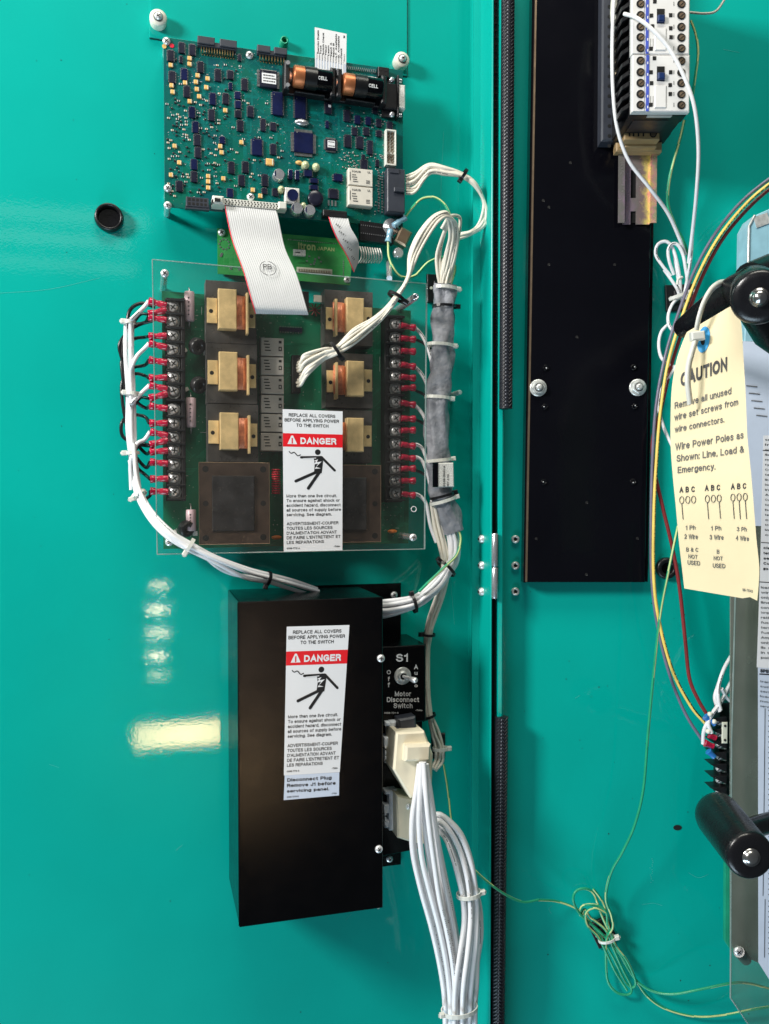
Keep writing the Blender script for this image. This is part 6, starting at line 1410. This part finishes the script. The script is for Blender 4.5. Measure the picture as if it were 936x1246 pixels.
# ------------------------------------------------------------------ STEEL GUARD, PLASTIC SHEET, LABELS at the right edge
HG = .10
gd = thing('steel_guard', 'narrow brushed steel guard plate standing on edge at the right of the picture', 'guard', B.at(905, 1150, .06), B)
q = [B.at(x, y, .085) for x, y in ((890, 440), (960, 440), (960, 1190), (896, 1160), (889.5, 1150))]
m = MB(B); m.prism([(p.x, p.y) for p in q], .081, .083, ch=.0005); part('plate', m, 'guard_steel', gd)
q2 = [B.at(x, y, .080) for x, y in ((883, 1010), (892, 1010), (892, 1160), (882.5, 1146))]
m = MB(B); m.prism([(p.x, p.y) for p in q2], .074, .0795, ch=.0005); part('flange', m, 'wire_green', gd)
ps = thing('plastic_guard', 'clear plastic sheet with a cut corner in front of the steel guard', 'guard', B.at(910, 1240, HG), B)
q = [B.at(x, y, HG) for x, y in ((903, 415), (1010, 415), (1010, 1300), (940, 1290), (889, 1214), (890.5, 900))]
m = MB(B); m.prism([(p.x, p.y) for p in q], HG-.003, HG); part('sheet', m, 'acrylic_smoke', ps); m = MB(B)
for k in (5, 4, 3): a, b = q[k], q[(k+1) % 6]; m.tube([Vector((a.x, a.y, HG)), Vector((b.x, b.y, HG))], .0010, 6)
part('edge', m, 'clear_edge', ps)
inst('screw', SCREW, ps, pos(B, 898, 1157, HG+.0005), .3, (1.15, 1.15, 1.2)); m = MB(B); c = B.at(908, 1168, .086); m.tube([Vector((c.x, c.y, .085)), Vector(pos(B, 899, 1158, HG))], .0062, 12); part('spacer', m, 'dark_steel', ps)
# printed data labels on the sheet
def data_label(lab, quad, rows, z, mt='label_white', head=None):
    Q = [B.at(x, y, z) for x, y in quad]; t = thing('data_label', lab, 'label', Q[0], B); m = MB(B); m.prism([(p.x, p.y) for p in Q], z-.0003, z); p_ = part('sheet', m, mt, t); m = MB(B); r_ = random.Random(rows)
    for (xa, ya, xb, yb_, th) in [x for x in (head or [])]: 
        a = B.at(xa, ya, z); b = B.at(xb, yb_, z); d = (b-a).normalized(); n_ = Vector((-d.y, d.x, 0))*th/2; m.flat([a+n_, b+n_, b-n_, a-n_], z+.0003)
    return t, p_, m, r_
WORDS = 'Current rating Volts Amps series fuse type class wire poles line load max test load transfer switch torque settings connectors mounting before servicing terminals lb in copper only'.split()
def rowtext(m, x0, x1, ys, z, slope=0.1, cap=2.4, sd=1, bold=.0):
    r_ = random.Random(sd)
    for y in ys:
        s_ = ' '.join(r_.choice(WORDS) for _ in range(3)); tline(m, B, s_, x0, y, x1, y+slope*(x1-x0), cap, z, bold)
t, p_, m, r_ = data_label('white printed sheet of rating tables at the right edge beside the caution tag', ((929, 530), (1000, 528), (1000, 818), (921, 812), (925, 700)), 3, HG+.0006, head=[(928, 548, 990, 552, .0008), (926, 660, 990, 664, .0008), (924, 708, 990, 712, .0008)])
rowtext(m, 931, 985, [536+k*6.1 for k in range(20)], HG+.0010, .06); rowtext(m, 929, 985, [668+k*6.3 for k in range(5)], HG+.0010, .06, sd=4, cap=3, bold=.02); rowtext(m, 926, 984, [716+k*6.1 for k in range(15)], HG+.0010, .06, sd=9, cap=2.8); part('printing', m, 'ink', p_)
t, p_, m, r_ = data_label('pale blue and white specification sheet low at the right edge beside the lower handle', ((922.5, 812), (1010, 816), (1010, 1290), (960, 1230), (923, 1171)), 5, HG+.0004, 'label_blue', head=[(924, 820, 990, 824, .0012)])
tline(m, B, 'SPECIAL', 925, 818, 948, 820, 4, HG+.0010, .04); rowtext(m, 925, 985, [830+k*6.0 for k in range(6)], HG+.0010, .14, sd=12)
for y0_, y1_ in ((862, 1090), (1094, 1165)):
    a = B.at(931, y0_, HG+.0008); b = B.at(1000, y1_, HG+.0008)
    for k in range(int((y1_-y0_)/3.2)): c = B.at(934+(k % 2), y0_+k*3.2, HG+.0008); m.box((c.x+.02, c.y, HG+.0009), (.038, .0012, .0001), 0, rot=.12)
    m.tube([Vector((a.x, a.y, a.z)), Vector((a.x, b.y, a.z))], .0003, 4)
part('printing', m, 'ink', p_)
t, p_, m, r_ = data_label('pale label strip with small wiring diagrams between the upper handle and the tag', ((903, 415), (1000, 420), (1000, 640), (913, 640), (909, 530)), 7, HG+.0005, 'label_blue')
for k in range(5): c = B.at(915+k*3, 470+k*9, HG+.0010); m.box(tuple(c), (.012, .0010, .0001), rot=-.1)
part('printing', m, 'ink_grey', p_)
# pale blue steel cabinet part top right
m = MB(B); q = [B.at(x, y, .09) for x, y in ((911, 275), (918, 262), (1000, 225), (1000, 480), (905, 470), (910, 330))]
m.prism([(p.x, p.y) for p in q], .06, .088, ch=.001); t = thing('enclosure_corner', 'pale blue sheet metal corner at the right edge above the upper handle', 'metal panel', q[0], B); part('panel', m, 'light_blue', t)
m = MB(B); a = B.at(911.5, 275, .0885); b = B.at(910.2, 330, .0885); m.tube([B.at(918.5, 262, .0885), a, b], .0014, 6); c = B.at(927, 268, .0885); m.box((c.x, c.y, .0886), (.016, .012, .001), 0, rot=.35); part('bright_edge', m, 'zinc', t)
# terminal block behind the guard
tb = thing('terminal_block', 'black barrier terminal block with pointed fins at the left edge of the steel guard', 'terminal block', B.at(880, 960, .05), B)
a = B.at(876, 855, .064); b = B.at(894, 968, .064); m = MB(B); m.box(((a.x+b.x)/2, (a.y+b.y)/2, .056), (b.x-a.x, a.y-b.y, .018), ch=.001); part('body', m, 'black_plastic', tb)
for k in range(7):
    y = 878+k*14.2; c = B.at(863, y-6, .066); e = B.at(882, y-6, .066); c2_ = B.at(882, y+3, .066); m = MB(B); m.prism([(c.x, c.y), (e.x, e.y+.001), (c2_.x, c2_.y)], .05, .072, ch=.0006); part('fin', m, 'black_plastic', tb)
    c = B.at(877, y+2, .072); m = MB(B); m.lathe((c.x, c.y, .066), [(.0036, 0), (.0034, .003), (.001, .0036)], 10); m.box((c.x, c.y, .0697), (.006, .0008, .0004), 1, rot=.6); m.box((c.x+.006, c.y, .0662), (.0055, .009, .0012), 0); part('screw', m, ['steel', 'hole'], tb)
m = MB(B); c = B.at(882.5, 892, .074); m.box((c.x, c.y, .072), (.0062, .024, .003), ch=.0006); m.cyl((c.x, c.y+.008, .0735), .0014, .0006, 8, mi=1); m.cyl((c.x, c.y-.008, .0735), .0014, .0006, 8, mi=1); part('jumper_bar', m, ['cream_ink', 'hole'], tb)
tw = thing('wire_group', 'short white wires with blue and red crimp lugs on the black barrier terminal block', 'wires', B.at(870, 870, .06), B)
for mt, p0, p1 in (('crimp_blue', (858, 872), (870, 881)), ('crimp', (858, 904), (868, 908)), ('crimp_blue', (862, 914), (869, 921)), ('crimp', (863, 894), (871, 898))):
    a = B.at(*p0, .074); b = B.at(*p1, .074); m = MB(B); m.tube([a, a.lerp(b, .5), b], .0035, 10, rr=[.0042, .0032, .0032]); part('crimp_sleeve', m, mt, tw)
for pts in ([(892, 795, .06), (882, 812, .066), (875, 832, .07), (874, 850, .072), (877, 864, .072)], [(892, 826, .06), (884, 840, .066), (876, 856, .07), (866, 870, .074), (857, 888, .074), (855.5, 905, .07)], [(892, 832, .06), (880, 850, .066), (868, 866, .07)], [(878, 838, .07), (884, 848, .066), (892, 856, .062)], [(880, 816, .064), (874, 834, .066), (870, 850, .068), (876, 866, .072)], [(866, 868, .074), (862, 880, .076), (866, 892, .076)]):
    cable(tw, B, pts, .0022, 'wire_bright')
for x, y in ((864, 869), (869, 878), (862, 890)): c = B.at(x, y, .076); m = MB(B); m.blob(tuple(c), .003, .0028, .003); part('white_lug', m, 'nylon', tw)
# ------------------------------------------------------------------ HANDLES
def pt(px, py, depth): d = RC @ Vector(((px-CX)/FPX, -(py-CY)/FPX, -1)); return Vector(B.M.inverted() @ (d*(depth/d.y)))
def grip(lab, a, b, ra, rbb, bolt_at, arm=None):
    t = thing('handle_grip', lab, 'handle', a, B, 'black lever grips at the right edge'); d = (b-a).normalized(); L_ = (b-a).length; m = MB(B)
    prof = [(.0001, -ra*.55), (ra*.45, -ra*.5), (ra*.8, -ra*.28), (ra*.96, 0), (ra, ra*.3)]+[(ra+(rbb-ra)*k/4, L_*k/4) for k in (1, 2, 3)]+[(rbb, L_-.005), (rbb*.97, L_-.0025), (rbb*.90, L_-.0008), (rbb*.75, L_+.0002), (rbb*.5, L_+.0006), (.0001, L_+.0007)]
    m.lathe(a, prof, 40, axis=d); part('grip', m, 'handle_black', t)
    c = b+d*.0004; m = MB(B); m.lathe(c, [(rbb*.38, 0), (rbb*.38, .0006), (rbb*.30, .0008), (rbb*.28, .0018), (rbb*.20, .0030), (rbb*.10, .0036), (.0001, .0037)], 24, axis=d); part('bolt', m, 'bezel', t)
    if arm:
        m = MB(B); m.tube(arm, .010, 14); part('arm', m, 'handle_black', t)
    return t
# upper lever: horizontal tube with a round end toward the viewer
t = thing('lever_handle', 'upper black plastic lever with a round bolted end, holding the caution tag', 'handle', pt(835, 402, .86), B); m = MB(B)
P_ = [pt(829, 401, .87), pt(832, 399, .865), pt(850, 387, .83), pt(875, 370, .80), pt(897, 358, .78), pt(915, 352, .765)]
m.tube(P_, .02, 28, rr=[.0070, .0105, .0130, .0155, .0180, .0200]); part('tube', m, 'handle_black', t)
a = pt(916, 352, .80); b = pt(924, 362, .715); d = (b-a).normalized(); m = MB(B); m.lathe(a, [(.015, 0), (.0205, .004), (.0228, .02), (.0230, (b-a).length-.006), (.0222, (b-a).length-.003), (.0200, (b-a).length-.0008), (.0150, (b-a).length), (.0001, (b-a).length+.0002)], 40, axis=d); part('end_cap', m, 'handle_black', t)
c = b-d*.0002; m = MB(B); m.lathe(c, [(.0080, 0), (.0080, .0012), (.0068, .0016), (.0062, .005), (.0040, .0072), (.0001, .0080)], 24, axis=d); part('bolt', m, 'bezel', t)
m = MB(B); m.tube([pt(918, 376, .79), pt(935, 405, .81), pt(970, 430, .83)], .015, 16); m.tube([pt(915, 345, .8), pt(950, 330, .82), pt(990, 322, .84)], .020, 18); part('arm', m, 'handle_black', t)
a = pt(872, 990, .80); b = pt(914, 1043, .715)
grip('lower black plastic handle grip with a bolted round end over the steel guard', a, b, .0215, .0205, None, [pt(905, 1010, .80), pt(940, 1000, .84), pt(980, 990, .86)])
# ------------------------------------------------------------------ CAUTION TAG
DT = .765
def tp(px, py, dz=0.0):
    bend = .012*math.sin((py-370)/360*math.pi)-.00*(px-860)/60; p = pt(px, py, DT-(px-870)/60*.022-bend*.7-(py-370)/360*.030); return p+Vector((0, 0, dz))
tg = thing('caution_tag', 'cream paper tag reading CAUTION, hanging by a white cable tie from the upper black lever', 'tag', tp(860, 410), B)
outline_l = [(836, 404), (829.5, 420), (823, 440), (818, 470), (816.5, 500), (816.3, 540), (819, 580), (822.5, 615), (826, 655), (830, 690), (833, 716)]
outline_r = [(890, 372), (901.5, 391), (904.5, 430), (907.5, 480), (909.5, 530), (914, 575), (917.5, 617), (920.5, 655), (924, 690), (923, 715), (921.5, 731)]
NX = 10; vs = []; ol = spline([Vector((x, y, 0)) for x, y in outline_l], 4); orr = spline([Vector((x, y, 0)) for x, y in outline_r], 4); m = MB(B)
for i in range(len(ol)):
    for k in range(NX+1):
        p = ol[i].lerp(orr[i], k/NX)
        if i > len(ol)-4: p.y += (-3 if .80 < k/NX < .95 else 0)
        vs.append(tp(p.x, p.y))
fs = [(i*(NX+1)+k, (i+1)*(NX+1)+k, (i+1)*(NX+1)+k+1, i*(NX+1)+k+1) for i in range(len(ol)-1) for k in range(NX)]
m.add(vs, fs, 0, True); m.add([v-Vector((0, 0, .0005)) for v in vs], [f[::-1] for f in fs], 0, True)
n1 = len(vs)
for k in list(range(NX)): m.add([vs[k], vs[k+1], vs[k+1]-Vector((0, 0, .0005)), vs[k]-Vector((0, 0, .0005))], [(0, 1, 2, 3)])
L0 = (len(ol)-1)*(NX+1)
for k in list(range(NX)): m.add([vs[L0+k], vs[L0+k+1], vs[L0+k+1]-Vector((0, 0, .0005)), vs[L0+k]-Vector((0, 0, .0005))], [(0, 1, 2, 3)])
for i in range(len(ol)-1):
    for k in (0, NX): a_, b_ = vs[i*(NX+1)+k], vs[(i+1)*(NX+1)+k]; m.add([a_, b_, b_-Vector((0, 0, .0005)), a_-Vector((0, 0, .0005))], [(0, 1, 2, 3)])
pp = part('paper', m, 'tag', tg)
m = MB(B); mt_ = 0
def tt(s, cf, x0, y0, x1, y1, cap, bold=.0, mi=0):
    (ax_, ay_), (bx_, by_) = cf(x0, y0), cf(x1, y1); sc = cf(0, 1)[1]-cf(0, 0)[1]; cp = cap*sc
    text(m, s, lambda a, b: tp(ax_+(bx_-ax_)*a+0*b, ay_+(by_-ay_)*a-cp*b, .0007), bold, mi)
c7t = crop(780, 500, 4.795)
tt('CAUTION', cB, 288, 950, 570, 850, 82, .035); tt('Remove all unused', cB, 252, 1085, 595, 993, 40, .01, 1); tt('wire set screws from', cB, 250, 1156, 636, 1060, 40, .01, 1); tt('wire connectors.', cB, 252, 1228, 552, 1165, 38, .01, 1)
tt('Wire Power Poles as', c7t, 198, 232, 596, 160, 42, .01, 1); tt('Shown: Line, Load &', c7t, 205, 298, 600, 242, 40, .01, 1); tt('Emergency.', c7t, 212, 364, 432, 342, 38, .01, 1)
for x, x2, y in ((222, 312, 478), (370, 460, 468), (522, 612, 459)): tt('A B C', c7t, x, y, x2, y-5, 34, .03)
def circ(cx, cy, r_, stem):
    c_, mm = c7t(cx, cy), 1/4.795; pts = [tp(c_[0]+r_*mm*math.cos(k*.524)*.9, c_[1]+r_*mm*math.sin(k*.524)*1.5, .0007) for k in range(13)]
    m.tube(pts, .0003, 4, 1, cap=False)
    if stem: m.tube([tp(*c7t(cx, cy+18), .0007), tp(*c7t(cx+8, cy+stem), .0007)], .00035, 4, 1)
for x, y, s_ in ((236, 520, 112), (271, 518, 0), (305, 517, 0), (385, 513, 118), (420, 512, 0), (454, 510, 118), (534, 505, 124), (570, 503, 128), (606, 501, 128)): circ(x, y, 14, s_)
for s_, x, y, x2, y2, cp in (('1 Ph', 258, 695, 316, 692, 26), ('2 Wire', 250, 746, 330, 748, 28), ('1 Ph', 406, 698, 466, 696, 26), ('3 Wire', 398, 750, 480, 752, 28), ('3 Ph', 556, 702, 615, 703, 26), ('4 Wire', 550, 754, 628, 760, 28), ('B & C', 262, 820, 332, 822, 24), ('NOT', 275, 860, 328, 864, 24), ('USED', 270, 896, 343, 902, 26), ('B', 440, 832, 455, 833, 24), ('NOT', 422, 870, 475, 873, 24), ('USED', 417, 914, 490, 918, 26), ('98-7542', 590, 1050, 650, 1060, 16)): tt(s_, c7t, x, y, x2, y2, cp, .012, 1)
part('printing', m, ['ink', 'ink_grey'], pp)
m = MB(B); cx_, cy_ = 855.7, 413.3; N = 24
o1 = [tp(cx_+7.6*math.cos(k*2*math.pi/N)+2.2*math.sin(-k*2*math.pi/N), cy_+16*math.sin(k*2*math.pi/N), .0009) for k in range(N)]; i1 = [tp(cx_-1+2.6*math.cos(k*2*math.pi/N), cy_+2+5*math.sin(k*2*math.pi/N), .0011) for k in range(N)]
m.add(o1+[tp(cx_, cy_, .0010)], [(k, (k+1) % N, N) for k in range(N)]); m.add(i1+[tp(cx_-1, cy_+2, .0012)], [(k, (k+1) % N, N) for k in range(N)], 1); part('eyelet', m, ['blue_ring', 'hole'], pp)
zt = thing('cable_tie', 'white cable tie looped over the upper black lever and through the tag eyelet', 'cable tie', tp(848, 408), B); m = MB(B)
P_ = spline([pt(884, 343, .80), pt(876, 344.5, .775), pt(866, 352, .762), pt(857, 367, .755), pt(851, 385, .755), pt(847.5, 402, .758)], 5); m.tube(P_, .0028, 4, rr=None, flat=.4); part('band', m, 'tie_white', zt)
m = MB(B); c = pt(848.5, 409, .757); m.box(tuple(c), (.012, .0078, .007), ch=.0012, rot=.1); part('head', m, 'tie_white', zt)
m = MB(B); P_ = spline([pt(847, 412, .756), pt(843, 425, .752), pt(838, 445, .748), pt(837, 465, .746), pt(840, 492, .748)], 5); m.tube(P_, .0028, 4, flat=.35); part('tail', m, 'tie_white', zt)

m = MB(A); m2 = MB(B)
def scr(mb, F, pts): P = path(F, pts, .00015, 5); mb.tube(P, .00012, 4, flat=.3, cap=False)
scr(m, A, [(-5, 357), (60, 352), (122, 338)]); scr(m, A, [(540, 160), (536, 260), (541, 330)]); scr(m, A, [(420, 1120), (428, 1112)]); scr(m, A, [(60, 930), (72, 934)]); scr(m, A, [(548, 700), (553, 760)]); scr(m, A, [(214, 1035), (222, 1028)])
scr(m2, B, [(781, 1101), (795, 1099), (806, 1102)]); scr(m2, B, [(838, 1062), (850, 1068), (862, 1064)]); scr(m2, B, [(671, 1112), (668, 1106), (672, 1102)]); scr(m2, B, [(700, 850), (706, 846)]); scr(m2, B, [(880, 60), (900, 64)])
for k in range(14): x, y = 793+R.uniform(-2, 2), 1045+k*2.2; c = B.at(x, y, .0001); m2.cyl(c, .0004, .0002, 5)
solo('scratches', m, 'scratch', kind='stuff', cat='scratches', label='faint scratches in the teal paint of the door'); solo('scratches', m2, 'scratch', kind='stuff', cat='scratches', label='faint scratches in the teal paint of the cabinet wall')
